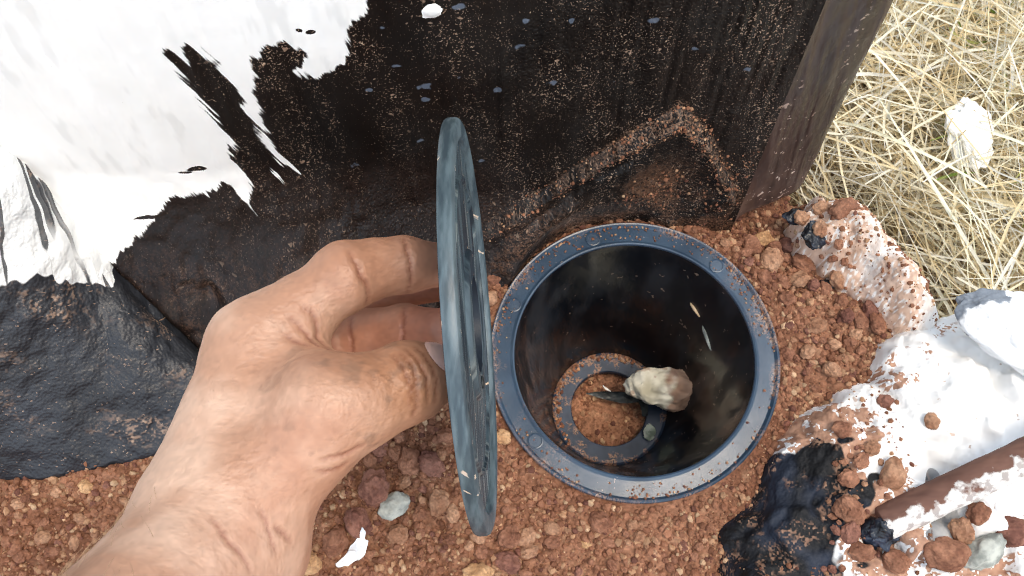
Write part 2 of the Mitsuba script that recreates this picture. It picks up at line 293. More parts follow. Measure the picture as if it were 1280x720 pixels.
# ------------------------------------------------------------------ ground
def far_col(p, n, uv): return mix((.22, .15, .09), (.42, .32, .20), fbm(p.x * 26, p.y * 6, 0, 4))
scene['m_far'] = two(princ(proc(far_col), .95, .1))
g = np.r_[-60., -12, -4, -2, np.linspace(-1, 1.6, 40), 2, 4, 12, 60]
X, Y = np.meshgrid(g, g, indexing='ij')
Z = -.075 + .02 * (meshkit.fbm(np.stack([X * 4, Y * 4, 0 * X], -1), 3) - .5)
Z = np.where((Y < .28) & (X < .25) & (Y > -.3) & (X > -.5), Z - .22, Z)
add('ground', (np.stack([X, Y, Z], -1).reshape(-1, 3), grid_faces(len(g), len(g))), 'm_far', True); tag('ground', kind='structure')

xs, ys = np.arange(-.40, .4201, .0011), np.arange(-.12, .3301, .0011)
X, Y = np.meshgrid(xs, ys, indexing='ij'); P = np.stack([X, Y, 0 * X], -1)
r = np.hypot(X - POT[0], (Y - POT[1]) * 1.0)
lumps = meshkit.fbm(P * 42, 3, 3) - .5; mid = meshkit.fbm(P * 150, 3, 5) - .5; fine = meshkit.noise(P * 520, 9) - .5
amp = np.clip((r - .080) / .03, .15, 1)
Z = gz(X, Y) - .0032 + amp * (.013 * lumps + .008 * np.maximum(mid, -.1)) + .0016 * fine + .0008 * (meshkit.noise(P * 900, 4) - .5)
Z -= .013 * np.clip((X - .095) / .03, 0, 1) * np.clip((Y - .225) / .05, 0, 1) * np.clip((r - .083) / .022, 0, 1)         # the soil sags towards the wall corner
Z += .004 * np.exp(-((r - .088) / .008) ** 2) * (meshkit.fbm(P * 35, 2, 11) - .35)
EDGE = [(0.1797, 0.3018), (0.2072, 0.2863), (0.2221, 0.2623), (0.2441, 0.2183)]
Z -= .09 * np.clip((X - np.interp(-Y, [-a[1] for a in EDGE], [a[0] for a in EDGE]) + .012) / .012, 0, 1) * (Y > .2)
F = grid_faces(len(xs), len(ys)); V = np.stack([X, Y, Z], -1).reshape(-1, 3)
rf = r.ravel()[F].min(1); F = F[rf > .0725]
SOILZ = Z
def soil_z(x, y):
    i = np.clip(np.round((np.asarray(x) - xs[0]) / .0011).astype(int), 0, len(xs) - 1); j = np.clip(np.round((np.asarray(y) - ys[0]) / .0011).astype(int), 0, len(ys) - 1)
    return SOILZ[i, j]
add('soil', (V, F), 'm_soil', True); tag('soil', kind='structure')

# ------------------------------------------------------------------ wall: one displaced sheet with the painted-over bank at its foot
sS = np.r_[-1.6, -1.2, -.9, -.7, -.55, np.arange(-.46, -.24, .0016), np.arange(-.24, .0001, .0010)]; sS[-1] = 0
zS = np.r_[np.arange(-.07, -.02, .002), np.arange(-.02, .15, .0010), np.arange(.15, .262, .0016), .29, .34, .42, .55, .75, .95]
S, Zw = np.meshgrid(sS, zS, indexing='ij'); Q = np.stack([S, Zw, 0 * S], -1)
rid = np.array(RIDGE); crest = np.interp(S, rid[:, 0], rid[:, 1], left=-.2, right=-.2)
nz = (meshkit.fbm(Q * 60, 3, 2) - .5)
dn = crest - Zw + nz * .007                                    # height below the crest of the bank
def step(x, w): return 1 / (1 + np.exp(-np.clip(x / w, -40, 40)))
lip = .002 + .004 * np.clip((S + .20) / .09, 0, 1)
off = step(dn, .0007) * (lip * np.exp(-np.maximum(dn, 0) / .022) + .003 + .010 * (meshkit.fbm(Q * 44, 4, 8) - .5)) + step(dn - .013, .0009) * .0035 * (S < -.07) - .004 * np.exp(-((S + .045) ** 2 + (Zw - .05) ** 2) / .0009)
side = np.clip((-.150 - S) / .07, 0, 1); side = side * side * (3 - 2 * side)
t = np.clip((.092 - .25 * np.clip(S + .32, -.1, 0) - Zw + nz * .012) / .095, 0, 1.6)
wx, wy = (WB + S[..., None] * DW)[..., 0], (WB + S[..., None] * DW)[..., 1]
BTX, BTY = [-.267, -.234, -.2254, -.2169, -.2057, -.1895, -.1697, -.1478], [.243, .240, .237, .231, .222, .208, .192, .180]   # top edge of the stone in front
cap = np.clip(wy - np.interp(wx, BTX, BTY) - .002, .0, .07)
off = np.maximum(off, side * np.minimum(.060 * np.clip(t, 0, 2) ** 1.7, cap))
off = off + .024 * np.clip((.055 - Zw) / .055, 0, 1.3) ** 1.25 * np.clip((-.050 - S) / .05, 0, 1) * np.clip((S + .30) / .05, 0, 1)     # its foot spreads onto the soil
room = wy - (POT[1] + np.sqrt(np.maximum(.0822 ** 2 - (wx - POT[0]) ** 2, 0))) + np.clip(Zw - .014, 0, 1) * .35
off = np.where((np.abs(wx - POT[0]) < .082), np.minimum(off, np.maximum(room, -.004)), off)
near = (S > -.5) & (Zw < .3)
off += near * (.0045 * (.3 + .7 * np.clip((S + .24 - .5 * (Zw - .04)) / .04, 0, 1)) * (meshkit.fbm(Q * 26, 4, 6) - .5) + .0009 * (meshkit.noise(Q * [380, 30, 1], 3) - .5)) * np.clip(-S / .006, 0, 1)
wv = WB + S[..., None] * DW + off[..., None] * NW + Zw[..., None] * v3(0, 0, 1)
add('coated_wall', (wv.reshape(-1, 3), grid_faces(len(sS), len(zS))), 'm_wall', True)
tag('coated_wall', 'tall wall brushed with black bitumen over white plaster, filling the top of the picture behind the pot', 'wall')
D2 = unit(v3(.916, .401, 0)); N2 = v3(D2[1], -D2[0], 0); C3 = v3(0.1757, 0.2995, 0.0023) * [1, 1, 0]
u = np.linspace(0, 1, 34); zz = np.r_[np.arange(-.07, .262, .0018), .29, .42, .65, .95]; U, Z2 = np.meshgrid(u, zz, indexing='ij')
Le = np.linalg.norm((C3 - WB)[:2])
e0 = WB + U[..., None] * (C3 - WB) * [1, 1, 0] + Z2[..., None] * v3(0, 0, 1)
o2 = (.004 * (meshkit.fbm(np.stack([U * 3, Z2 * 26, 0 * U], -1), 4, 6) - .5) - .006 * (np.abs(U - .5) * 2) ** 6 * (U > .5)) * np.clip(U / .08, 0, 1) - .010 * np.clip((.012 - Z2) / .02, 0, 1) * np.clip(U / .2, 0, 1)
ev = e0 + o2[..., None] * N2
add('coated_wall__end_face', (ev.reshape(-1, 3), grid_faces(len(u), len(zz))), 'm_end', True); tag('coated_wall__end_face', 'narrow brownish glossy face at the end of the wall')
e1 = ev[-1]; back = np.array([C3 + v3(-.10, .25, 0), WB + v3(-1.72, .11, 0)])
bk = [np.stack([e1, e1 + v3(-.02, .03, 0), np.broadcast_to(back[0][None] * [1, 1, 0], e1.shape) + e1 * [0, 0, 1], np.broadcast_to(back[1][None] * [1, 1, 0], e1.shape) + e1 * [0, 0, 1]])]
add('coated_wall__back_face', (bk[0].reshape(-1, 3), grid_faces(4, len(zz))), 'm_end', 30)
tp = wv[:, -1]; top = np.vstack([tp, ev[:, -1], bk[0][:, -1][1:]]); ctr = np.array([-.6, .36, .95])
add('coated_wall__top_face', (np.vstack([top, ctr]), np.array([[i, (i + 1) % len(top), len(top)] for i in range(len(top))])), 'm_end', False)
# a loose flake of white plaster sticking out of the coat
fl = lump(5, 2, .5, 2.0, .25); fl.apply_scale(.0042); 
fp = WB + DW * (-0.1648, 0.1866)[0] + NW * .0018 + v3(0, 0, (-0.1648, 0.1866)[1])
add('coated_wall__plaster_flake', moved(fl, frame(fp, NW, v3(1, 0, .6))), 'm_white', 40); tag('coated_wall__plaster_flake', 'white flake of plaster showing through the black coat near the top edge')

# ------------------------------------------------------------------ coated foundation stone leaning against the wall on the left
top = np.array([(-0.2669, 0.2430, 0.2062), (-0.2485, 0.2420, 0.1677), (-0.2340, 0.2400, 0.1184), (-0.2254, 0.2370, 0.0880), (-0.2169, 0.2310, 0.0570), (-0.2057, 0.2220, 0.0410), (-0.1895, 0.2080, 0.0199), (-0.1697, 0.1920, 0.0029), (-0.1478, 0.1800, 0.0001)])
bot = np.array([(-0.3739, 0.1135, -0.0117), (-0.3179, 0.1224, -0.0104), (-0.2688, 0.1281, -0.0096), (-0.2400, 0.1314, -0.0092), (-0.2156, 0.1363, -0.0085), (-0.1869, 0.1430, -0.0076), (-0.1646, 0.1514, -0.0064), (-0.1464, 0.1613, -0.0050), (-0.1398, 0.1721, -0.0035)])
un, vn = 260, 120; uu = np.linspace(0, len(top) - 1, un); tk = np.arange(len(top))
from scipy.interpolate import PchipInterpolator
tt, bb = PchipInterpolator(tk, top)(uu), PchipInterpolator(tk, bot)(uu)
vv = np.linspace(-.22, 1.12, vn)
A = tt[:, None] + (bb - tt)[:, None] * np.clip(vv, 0, 1)[None, :, None]
nrm = np.cross(bb - tt, np.gradient(tt, axis=0)); nrm = -nrm / np.linalg.norm(nrm, axis=1, keepdims=True); nrm *= np.sign(nrm[:, 2:3])
wv_ = np.clip(vv, 0, 1)
A = A + nrm[:, None] * (.011 * np.sin(np.pi * wv_) ** .8)[None, :, None]
A += np.where(vv < 0, 1, 0)[None, :, None] * (vv[None, :, None] * -1) * v3(0, .16, -.10)     # rolls back into the wall
A += np.where(vv > 1, 1, 0)[None, :, None] * (vv[None, :, None] - 1) * v3(0, .03, -.25)      # and down into the soil
A += nrm[:, None] * (.011 * (meshkit.fbm(A * 26, 4, 21) - .5) + .004 * (meshkit.fbm(A * 110, 2, 4) - .5))[..., None]
add('foundation_stone', (A.reshape(-1, 3), grid_faces(un, vn)), 'm_block', True, uv=np.stack(np.meshgrid(uu / 8, vv, indexing='ij'), -1).reshape(-1, 2))
tag('foundation_stone', 'sloping foundation stone at the left edge, blue-black coat below and white above the crack', 'stone')

# ------------------------------------------------------------------ drain pot sunk in the soil
PM = frame(POT, PN, v3(1, 0, 0))
add('drain_pot__flange', moved(revolve([(.0668, -.0035), (.0662, -.0008), (.0664, .0006), (.0672, .0010), (.0682, .0004), (.0690, .0000), (.0772, -.0004), (.0778, .0002), (.0786, .0014), (.0794, .0016), (.0799, .0012), (.0801, -.001), (.0800, -.008), (.0785, -.008), (.0780, -.004), (.0700, -.004), (.0668, -.0035)]), PM), 'm_flange', 35)
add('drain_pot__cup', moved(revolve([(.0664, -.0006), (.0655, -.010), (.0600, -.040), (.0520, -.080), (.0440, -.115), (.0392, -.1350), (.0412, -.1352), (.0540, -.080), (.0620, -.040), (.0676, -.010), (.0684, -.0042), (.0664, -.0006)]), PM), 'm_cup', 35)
add('drain_pot__base_ring', moved(revolve([(.0262, -.1350), (.0268, -.1342), (.0380, -.1338), (.0394, -.1325), (.0410, -.1352), (.0395, -.1400), (.0262, -.1400), (.0262, -.1350)]), PM), 'm_ring', 35)
labels['drain_pot__base_ring'] = {'label': 'blue-grey ring round the hole in the bottom of the pot'}
for i, (x, y) in enumerate([(0.0469, 0.2671), (0.1160, 0.2488), (-0.0036, 0.2286), (0.0120, 0.1493)]):
    b = revolve([(0, .0002), (.0034, .0002), (.0037, .0007), (.0042, .0006), (.0045, -.002), (0, -.002), (0, .0002)], 28)
    dx, dy = np.array([x, y]) - POT[:2]; rr = math.hypot(dx, dy); q = v3(dx, dy, 0) / rr * .0727
    m = PM.copy(); m[:3, 3] = POT + PM[:3, :3] @ q
    add('drain_pot__boss' + ('' if i == 0 else f'_{i:03d}'), moved(b, m), 'm_flange', 35)
tag('drain_pot', 'round black plastic drain pot with wide flat rim, sunk open in the brown soil', 'drain')
rr_, aa = np.meshgrid(np.linspace(0, .047, 44), np.linspace(0, 2 * np.pi, 141), indexing='ij')
B0 = POT - PN * .150; q = np.stack([rr_ * np.cos(aa), rr_ * np.sin(aa), 0 * aa], -1)
q[..., 2] = .014 * np.exp(-((q[..., 0] + .004) ** 2 + (q[..., 1] + .002) ** 2) / .0007) + .008 * (meshkit.fbm(q * 130 + 3, 3, 5) - .5) + .002 * (meshkit.noise(q * 500, 5) - .5)
q[:, -1] = q[:, 0]
add('pit_floor', moved(trimesh.Trimesh((q @ PM[:3, :3].T + B0).reshape(-1, 3), grid_faces(44, 141), process=False), np.eye(4)), 'm_soil', True); tag('pit_floor', kind='structure')
# things lying in the pot
st = lump(14, 4, .50, 1.2, .85); st.apply_transform(np.diag([.0210, .0168, .0165, 1]))
st.vertices += st.vertex_normals * (.0030 * (meshkit.fbm(st.vertices * 150, 4, 8) - .5))[:, None]
add('pot_stone', moved(st, frame(v3(.1000, .2170, -.0985), v3(-.1, -.3, .9), v3(1, -.1, 0))), 'm_potstone', 60); tag('pot_stone', 'lumpy beige stone with a brown end lying inside the pot', 'stone')
def ribbon(pts, w, up=(0, 0, 1), thick=.0006, n=24):
    pts = np.array(pts, float); tk = np.arange(len(pts)); c = PchipInterpolator(tk, pts)(np.linspace(0, tk[-1], n)); d = np.gradient(c, axis=0); d /= np.linalg.norm(d, axis=1, keepdims=True)
    s = np.cross(d, up); s /= np.linalg.norm(s, axis=1, keepdims=True); k = np.cross(s, d)
    w = np.interp(np.linspace(0, 1, n), np.linspace(0, 1, len(w)), w)[:, None]
    ring = np.stack([c + s * w, c + k * thick, c - s * w, c - k * thick], 1)
    f = []
    for i in range(n - 1):
        for j in range(4):
            a, b = i * 4 + j, i * 4 + (j + 1) % 4; f += [[a, b, b + 4], [a, b + 4, a + 4]]
    f += [[0, 1, 2], [0, 2, 3], [4 * n - 4, 4 * n - 2, 4 * n - 3], [4 * n - 4, 4 * n - 1, 4 * n - 2]]
    return trimesh.Trimesh(ring.reshape(-1, 3), f, process=False)
add('dark_leaf_strip', ribbon([(0.0512, 0.2224, -0.1224), (0.0634, 0.2214, -0.1229), (0.0758, 0.2192, -0.1218), (0.0873, 0.2177, -0.1181), (0.0913, 0.2084, -0.1287)], [.0004, .0030, .0042, .0038, .002]), 'm_darkstrip', 30); tag('dark_leaf_strip', 'dark wet strip of leaf across the hole at the bottom of the pot', 'leaf')
add('white_twig', ribbon([(0.0628, 0.2272, -0.1198), (0.0648, 0.2245, -0.1190), (0.0678, 0.2238, -0.1216)], [.0004, .0009, .0005], thick=.0008, n=10), 'm_white', 40); tag('white_twig', 'tiny white twig beside the dark strip at the pot bottom', 'twig')
lf = lump(31, 3, .6, 2.2, .16); lf.apply_scale(.0048); add('leaf_fragment', moved(lf, frame((0.0938, 0.1971, -0.1292), v3(-.3, -.5, .8), v3(0, 1, .3))), 'm_leaf', 40); tag('leaf_fragment', 'small grey-green leaf scrap on the base ring below the stone', 'leaf')
def on_cup(px_point, lift=.0008):
    """the point of the cup's wall on the line from the pot's axis through a nearby point"""
    q = PM[:3, :3].T @ (np.array(px_point) - POT); rad = np.interp(-q[2], [0.0006, .010, .040, .080, .115, .135], [.0664, .0655, .06, .052, .044, .0392]) - lift
    h = math.hypot(q[0], q[1]); q[:2] *= rad / h; nrm = PM[:3, :3] @ unit(v3(-q[0] / rad, -q[1] / rad, .2)); return POT + PM[:3, :3] @ q, nrm
for nm, pt, ax, sc, mt, lb in (('tan_flake', (0.1060, 0.2370, -0.0340), v3(.5, -.8, -.5), (.0012, .0050), 'm_tanflake', 'thin tan flake stuck high on the right inside wall of the pot'), ('pale_flake', (0.1178, 0.2276, -0.0447), v3(.35, -.8, -.5), (.0017, .0075), 'm_greystone', 'pale grey flake stuck on the right inside wall of the pot, under the tan flake')):
    c, nn = on_cup(pt); fm = lump(17, 3, .4, 1.5, 1.0); fm.apply_transform(np.diag([sc[1], sc[0], .0007, 1])); add(nm, moved(fm, frame(c, nn, ax)), mt, 40); tag(nm, lb, 'flake')

# ------------------------------------------------------------------ lid held on edge by the hand
LC = v3(-0.0172, 0.1506, 0.1353)
LC[0] = -.0134
ca, sa, cb, sb = math.cos(.0575), math.sin(.0575), math.cos(.078), math.sin(.078)
Ldown = unit(v3(0.0779, -0.8786, -0.4712)); Lnear = unit(v3(-0.0340, -0.4750, 0.8793)); LN = unit(np.cross(Lnear, Ldown)); LN = LN if LN[0] > 0 else -LN
LM = frame(LC, LN, Lnear)
add('round_lid__disc', moved(revolve([(.0190, -.0030), (.0190, -.0006), (.0196, .0000), (.0285, .0000), (.0292, -.0006), (.0300, -.0018), (.0560, -.0022), (.0566, -.0012), (.0580, -.0010), (.0586, -.0022), (.0712, -.0022), (.0716, -.0045), (.0300, -.0045), (.0220, -.0045), (.0190, -.0030)]), LM), 'm_lid', 35)
add('round_lid__rim', moved(revolve([(.0713, -.0023), (.0720, -.0004), (.0730, .0003), (.0785, .0004), (.0796, -.0002), (.0801, -.0014), (.0801, -.0040), (.0796, -.0049), (.0780, -.0052), (.0725, -.0050), (.0713, -.0046), (.0713, -.0023)]), LM), 'm_lid_rim', 35)
add('round_lid__hole_collar', moved(revolve([(.0187, -.0002), (.0187, -.0110), (.0212, -.0110), (.0216, -.0047), (.0191, -.0031), (.0189, -.0002), (.0187, -.0002)]), LM), 'm_lid_hole', 35)
nt = trimesh.creation.icosphere(2); nt.apply_transform(np.diag([.0026, .0016, .0007, 1])); nm = LM.copy(); nm[:3, 3] = LC + LM[:3, :3] @ v3(.0035, 0, 0) + Ldown * .0225 + LN * .0003
add('round_lid__notch', moved(nt, frame(nm[:3, 3], LN, Ldown)), 'm_darkstrip', 40)
tag('round_lid', 'dusty blue-grey round plastic lid with a centre hole, held up on edge by the hand', 'lid')

# ------------------------------------------------------------------ hand and forearm: one surface
def cone_d(p, a, b, ra, rb):
    d, t = seg_d(p, a, b); return d - (ra + (rb - ra) * t)
def smin(a, b, k):
    h = np.clip(.5 + .5 * (b - a) / k, 0, 1); return b + (a - b) * h - k * h * (1 - h)
PALM = [((-0.1289, -0.0063, 0.1873), (-0.1008, 0.0666, 0.1470), .030, .0248), ((-0.1221, -0.0126, 0.1646), (-0.0951, 0.0628, 0.1347), .033, .0238),
        ((-0.1046, 0.0783, 0.1498), (-0.0957, 0.1343, 0.1493), .0200, .0152), ((-0.1084, 0.0841, 0.1302), (-0.1040, 0.1404, 0.1219), .0190, .0145), ((-0.1128, 0.0899, 0.1084), (-0.1107, 0.1454, 0.0950), .018, .0135), ((-0.1149, 0.0927, 0.0917), (-0.1162, 0.1481, 0.0693), .016, .0125),
        ((-0.0930, 0.0748, 0.1445), (-0.0631, 0.1055, 0.1599), .0208, .0170), ((-0.1035, 0.0805, 0.1090), (-0.1023, 0.1172, 0.0833), .020, .018), ((-0.0885, 0.1375, 0.1453), (-0.0752, 0.1249, 0.1476), .014, .0115), ((-0.0888, 0.1085, 0.1468), (-0.0709, 0.1150, 0.1536), .016, .013)]
FINGERS = [
    [((-0.0957, 0.1343, 0.1493), .0152), ((-0.0786, 0.1491, 0.1515), .0128), ((-0.0636, 0.1611, 0.1545), .0127), ((-0.0525, 0.1672, 0.1499), .0109), ((-0.0420, 0.1711, 0.1463), .0111), ((-0.0301, 0.1746, 0.1402), .0094)],
    [((-0.1040, 0.1404, 0.1219), .0145), ((-0.0756, 0.1590, 0.1023), .0125), ((-0.0452, 0.1574, 0.1128), .0114), ((-0.0290, 0.1534, 0.1221), .0098)],
    [((-0.1107, 0.1454, 0.0950), .0135), ((-0.0801, 0.1813, 0.0780), .0116), ((-0.0497, 0.1891, 0.0980), .0103), ((-0.0282, 0.1841, 0.1101), .0088)],
    [((-0.1162, 0.1481, 0.0693), .0125), ((-0.0919, 0.1705, 0.0495), .0105), ((-0.0676, 0.1750, 0.0576), .0094), ((-0.0506, 0.1716, 0.0705), .0082)],
    [((-0.0631, 0.1055, 0.1599), .0170), ((-0.0495, 0.1113, 0.1585), .0146), ((-0.0379, 0.1174, 0.1560), .0137), ((-0.0331, 0.1195, 0.1538), .0125), ((-0.0296, 0.1217, 0.1521), .0108)]]
def hand_sd(p):
    d = cone_d(p, *PALM[0])
    for c in PALM[1:]: d = smin(d, cone_d(p, *c), .012)
    out = d
    for f, ch in enumerate(FINGERS):
        e = np.full(len(p), 9.)
        for (a, ra), (b, rb) in zip(ch[:-1], ch[1:]): e = smin(e, cone_d(p, a, b, ra, rb), .004)
        out = np.minimum(out, smin(d, e, .010 if f in (0, 4) else .006)) if f else smin(d, e, .010)
    return out
def surface_nets(fn, lo, hi, h):
    """a smooth mesh of fn = 0, sampled finely only near the surface"""
    c = 5; n = np.ceil((np.array(hi) - lo) / (h * c)).astype(int) * c + 1; lo = np.array(lo, float)
    ax = [lo[k] + h * c * (np.arange(n[k] // c + 1) + .0) for k in range(3)]
    G = np.stack(np.meshgrid(*ax, indexing='ij'), -1); cd = fn(G.reshape(-1, 3)).reshape(G.shape[:3])
    idx = [np.minimum((np.arange(n[k]) + c // 2) // c, cd.shape[k] - 1) for k in range(3)]
    d = cd[np.ix_(*idx)].copy(); near = np.abs(d) < h * c * 1.6; I = np.argwhere(near)
    for s in range(0, len(I), 400000): d[tuple(I[s:s + 400000].T)] = fn(lo + I[s:s + 400000] * h)
    m = d < 0; cells = np.zeros(np.array(d.shape) - 1, bool); first = m[:-1, :-1, :-1]
    corners = [(a, b, e) for a in (0, 1) for b in (0, 1) for e in (0, 1)]
    sl = lambda o: tuple(slice(x, s - 1 + x) for x, s in zip(o, d.shape))
    for o in corners: cells |= m[sl(o)] != first
    C = np.argwhere(cells); num = np.full(cells.shape, -1); num[tuple(C.T)] = np.arange(len(C))
    acc, cnt = np.zeros((len(C), 3)), np.zeros(len(C))
    for o in corners:
        for k in range(3):
            if o[k]: continue
            o2 = list(o); o2[k] = 1; a, b = d[tuple((C + o).T)], d[tuple((C + o2).T)]; x = (a < 0) != (b < 0)
            t = np.where(x, a / np.where(a == b, 1, a - b), 0); pos = np.array(o, float) + np.eye(3)[k] * t[:, None]
            acc[x] += pos[x]; cnt[x] += 1
    V = lo + (C + acc / cnt[:, None]) * h; F = []
    for k in range(3):
        a, b = (k + 1) % 3, (k + 2) % 3; s0 = [slice(None)] * 3; s1 = [slice(None)] * 3; s0[k] = slice(0, -1); s1[k] = slice(1, None)
        E = np.argwhere(m[tuple(s0)] != m[tuple(s1)]); E = E[(E[:, a] > 0) & (E[:, b] > 0) & (E[:, a] < d.shape[a] - 1) & (E[:, b] < d.shape[b] - 1)]
        ea, eb = np.eye(3, dtype=int)[a], np.eye(3, dtype=int)[b]
        q = np.stack([num[tuple((E - ea - eb).T)], num[tuple((E - eb).T)], num[tuple(E.T)], num[tuple((E - ea).T)]], 1)
        flip = ~m[tuple(E.T)]; q[flip] = q[flip][:, ::-1]; F.append(q)
    F = np.vstack(F); F = F[(F >= 0).all(1)]
    return trimesh.Trimesh(V, np.vstack([F[:, [0, 1, 2]], F[:, [0, 2, 3]]]), process=False)
allp = np.array([c[i] for c in PALM for i in (0, 1)] + [a for f in FINGERS for a, _ in f])
hand = surface_nets(hand_sd, allp.min(0) - .045, allp.max(0) + .03, .00095)
trimesh.smoothing.filter_taubin(hand, iterations=6)
hv, hn = np.array(hand.vertices), np.array(hand.vertex_normals)
from scipy.spatial import cKDTree
htree = cKDTree(hv)
def snap(p): return hv[htree.query(p)[1]]
# creases, as short lines on the skin: (points, depth, half width)
CREASES = [
    ([(-0.0585, 0.1646, 0.1689), (-0.0553, 0.1595, 0.1684), (-0.0529, 0.1554, 0.1662), (-0.0527, 0.1526, 0.1602), (-0.0545, 0.1511, 0.1515)], .0013, .0011),
    ([(-0.0415, 0.1768, 0.1573), (-0.0398, 0.1707, 0.1586), (-0.0392, 0.1664, 0.1563), (-0.0391, 0.1626, 0.1519), (-0.0404, 0.1611, 0.1443)], .0010, .0009),
    ([(-0.0441, 0.1639, 0.1231), (-0.0430, 0.1577, 0.1244), (-0.0432, 0.1516, 0.1222), (-0.0445, 0.1471, 0.1164)], .0010, .0009), ([(-0.0669, 0.1621, 0.1154), (-0.0652, 0.1554, 0.1140), (-0.0649, 0.1504, 0.1091)], .0009, .0010),
    ([(-0.0384, 0.1227, 0.1691), (-0.0348, 0.1186, 0.1703), (-0.0325, 0.1134, 0.1687), (-0.0323, 0.1083, 0.1648), (-0.0342, 0.1042, 0.1603)], .0009, .0009), ([(-0.0365, 0.1240, 0.1675), (-0.0324, 0.1195, 0.1674), (-0.0305, 0.1147, 0.1648), (-0.0306, 0.1097, 0.1610)], .0008, .0008), ([(-0.0404, 0.1217, 0.1686), (-0.0370, 0.1169, 0.1694), (-0.0349, 0.1117, 0.1678), (-0.0353, 0.1066, 0.1639)], .0006, .0008), ([(-0.0342, 0.1248, 0.1657), (-0.0305, 0.1202, 0.1644), (-0.0288, 0.1153, 0.1618), (-0.0295, 0.1113, 0.1585)], .0003, .0007),
    ([(-0.0767, 0.1450, 0.1584), (-0.0727, 0.1400, 0.1580), (-0.0700, 0.1340, 0.1570), (-0.0679, 0.1289, 0.1543)], .0011, .0012), ([(-0.0809, 0.1405, 0.1582), (-0.0757, 0.1350, 0.1576), (-0.0724, 0.1296, 0.1569), (-0.0691, 0.1253, 0.1569)], .0008, .0010), ([(-0.0833, 0.1337, 0.1569), (-0.0781, 0.1301, 0.1572), (-0.0731, 0.1263, 0.1574)], .0006, .0010), ([(-0.0689, 0.1276, 0.1559), (-0.0612, 0.1233, 0.1649), (-0.0549, 0.1227, 0.1691)], .0007, .0010),
    ([(-0.0619, 0.0866, 0.1679), (-0.0559, 0.0855, 0.1673), (-0.0503, 0.0868, 0.1657), (-0.0469, 0.0897, 0.1650)], .0010, .0010), ([(-0.0634, 0.0825, 0.1657), (-0.0576, 0.0817, 0.1630), (-0.0522, 0.0832, 0.1615)], .0006, .0009),
    ([(-0.0733, 0.0651, 0.1632), (-0.0697, 0.0624, 0.1617), (-0.0661, 0.0605, 0.1562)], .0009, .0010), ([(-0.0906, 0.0666, 0.1776), (-0.0858, 0.0614, 0.1748), (-0.0830, 0.0562, 0.1698), (-0.0821, 0.0519, 0.1652)], .0006, .0010), ([(-0.0778, 0.0685, 0.1696), (-0.0746, 0.0628, 0.1642), (-0.0733, 0.0583, 0.1595)], .0005, .0009)]
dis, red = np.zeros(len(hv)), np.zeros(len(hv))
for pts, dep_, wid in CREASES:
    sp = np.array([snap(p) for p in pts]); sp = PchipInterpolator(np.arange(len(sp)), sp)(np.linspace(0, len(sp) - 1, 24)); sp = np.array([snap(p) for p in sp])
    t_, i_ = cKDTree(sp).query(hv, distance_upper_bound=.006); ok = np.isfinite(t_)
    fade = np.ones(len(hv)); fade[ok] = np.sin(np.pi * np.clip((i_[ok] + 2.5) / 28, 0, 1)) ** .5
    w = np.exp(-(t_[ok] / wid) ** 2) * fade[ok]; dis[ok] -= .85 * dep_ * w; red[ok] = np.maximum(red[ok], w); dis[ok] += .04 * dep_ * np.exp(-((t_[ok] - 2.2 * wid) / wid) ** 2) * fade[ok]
dis += .0020 * (meshkit.fbm(hv * 55, 2, 3) - .5) + .0005 * (meshkit.fbm(hv * 190, 2, 7) - .5)
# fine diagonal wrinkles of the back of the hand and wrist
arm = unit(np.array(PALM[0][1]) - PALM[0][0])
wr = meshkit.noise(np.stack([hv @ arm * 520, hv @ np.cross(arm, [0, 0, 1]) * 130, hv[:, 2] * 130], 1), 5)
far = 1 - np.clip((hv[:, 0] + .105) / .05, 0, 1)
dis += -.0006 * np.clip(wr - .55, 0, 1) * (.25 + .7 * far)
hand.vertices = hv + hn * dis[:, None]
base = np.array([.46, .272, .188]); pale = np.array([.60, .415, .315]); rosy = np.array([.42, .185, .120]); tanned = np.array([.36, .175, .095]); dirt = np.array([.21, .125, .085])
m1 = np.clip((meshkit.fbm(hv * 48, 4, 1) - .36) / .26 + .35 * np.clip((-.10 - hv[:, 0]) / .05, -1, 1), 0, 1)[:, None]; col = base * (1 - m1) + pale * m1
toward = np.clip((hv[:, 0] + .115) / .06, 0, 1)[:, None]; toward = toward * toward * (3 - 2 * toward); col = col * (1 - toward * np.array([.13, .24, .30]))
inner = np.zeros(len(hv))
for f in (1, 2, 3): inner = np.maximum(inner, np.exp(-np.min([np.maximum(cone_d(hv, a, b, ra, rb), 0) for (a, ra), (b, rb) in zip(FINGERS[f][:-1], FINGERS[f][1:])], axis=0) / .003))
tipd = np.min([np.linalg.norm(hv - np.array(f[-1][0]), axis=1) for f in FINGERS], axis=0)
rs = np.clip(.75 * inner + .5 * np.exp(-(tipd / .018) ** 2), 0, 1)[:, None]; col = col * (1 - rs) + rosy * rs
th = np.exp(-(np.linalg.norm(hv - np.array((-0.0349, 0.1115, 0.1654)), axis=1) / .020) ** 2); th = (th * (.55 + .7 * meshkit.fbm(hv * 120, 3, 4)))[:, None].clip(0, 1); col = col * (1 - th) + tanned * th
grime = np.clip((meshkit.fbm(hv * np.array([170, 170, 170]) + 40, 4, 9) - .60) / .1, 0, 1) * np.exp(-(np.linalg.norm(hv - np.array((-0.0451, 0.1099, 0.1736)), axis=1) / .045) ** 2)
col = col * (1 - .55 * grime[:, None]) + dirt * .55 * grime[:, None]
col *= (1 - red[:, None] * np.array([.34, .46, .48])); fr = np.clip((-.09 - hv[:, 0]) / .05, 0, 1)[:, None] * np.clip((.085 - hv[:, 1]) / .03, 0, 1)[:, None]  # shade inside the creases is put into the skin colour
col = col * (1 - .5 * fr * np.array([.55, .7, .8]) * .6); col *= (.92 + .16 * meshkit.noise(hv * 700, 3))[:, None]
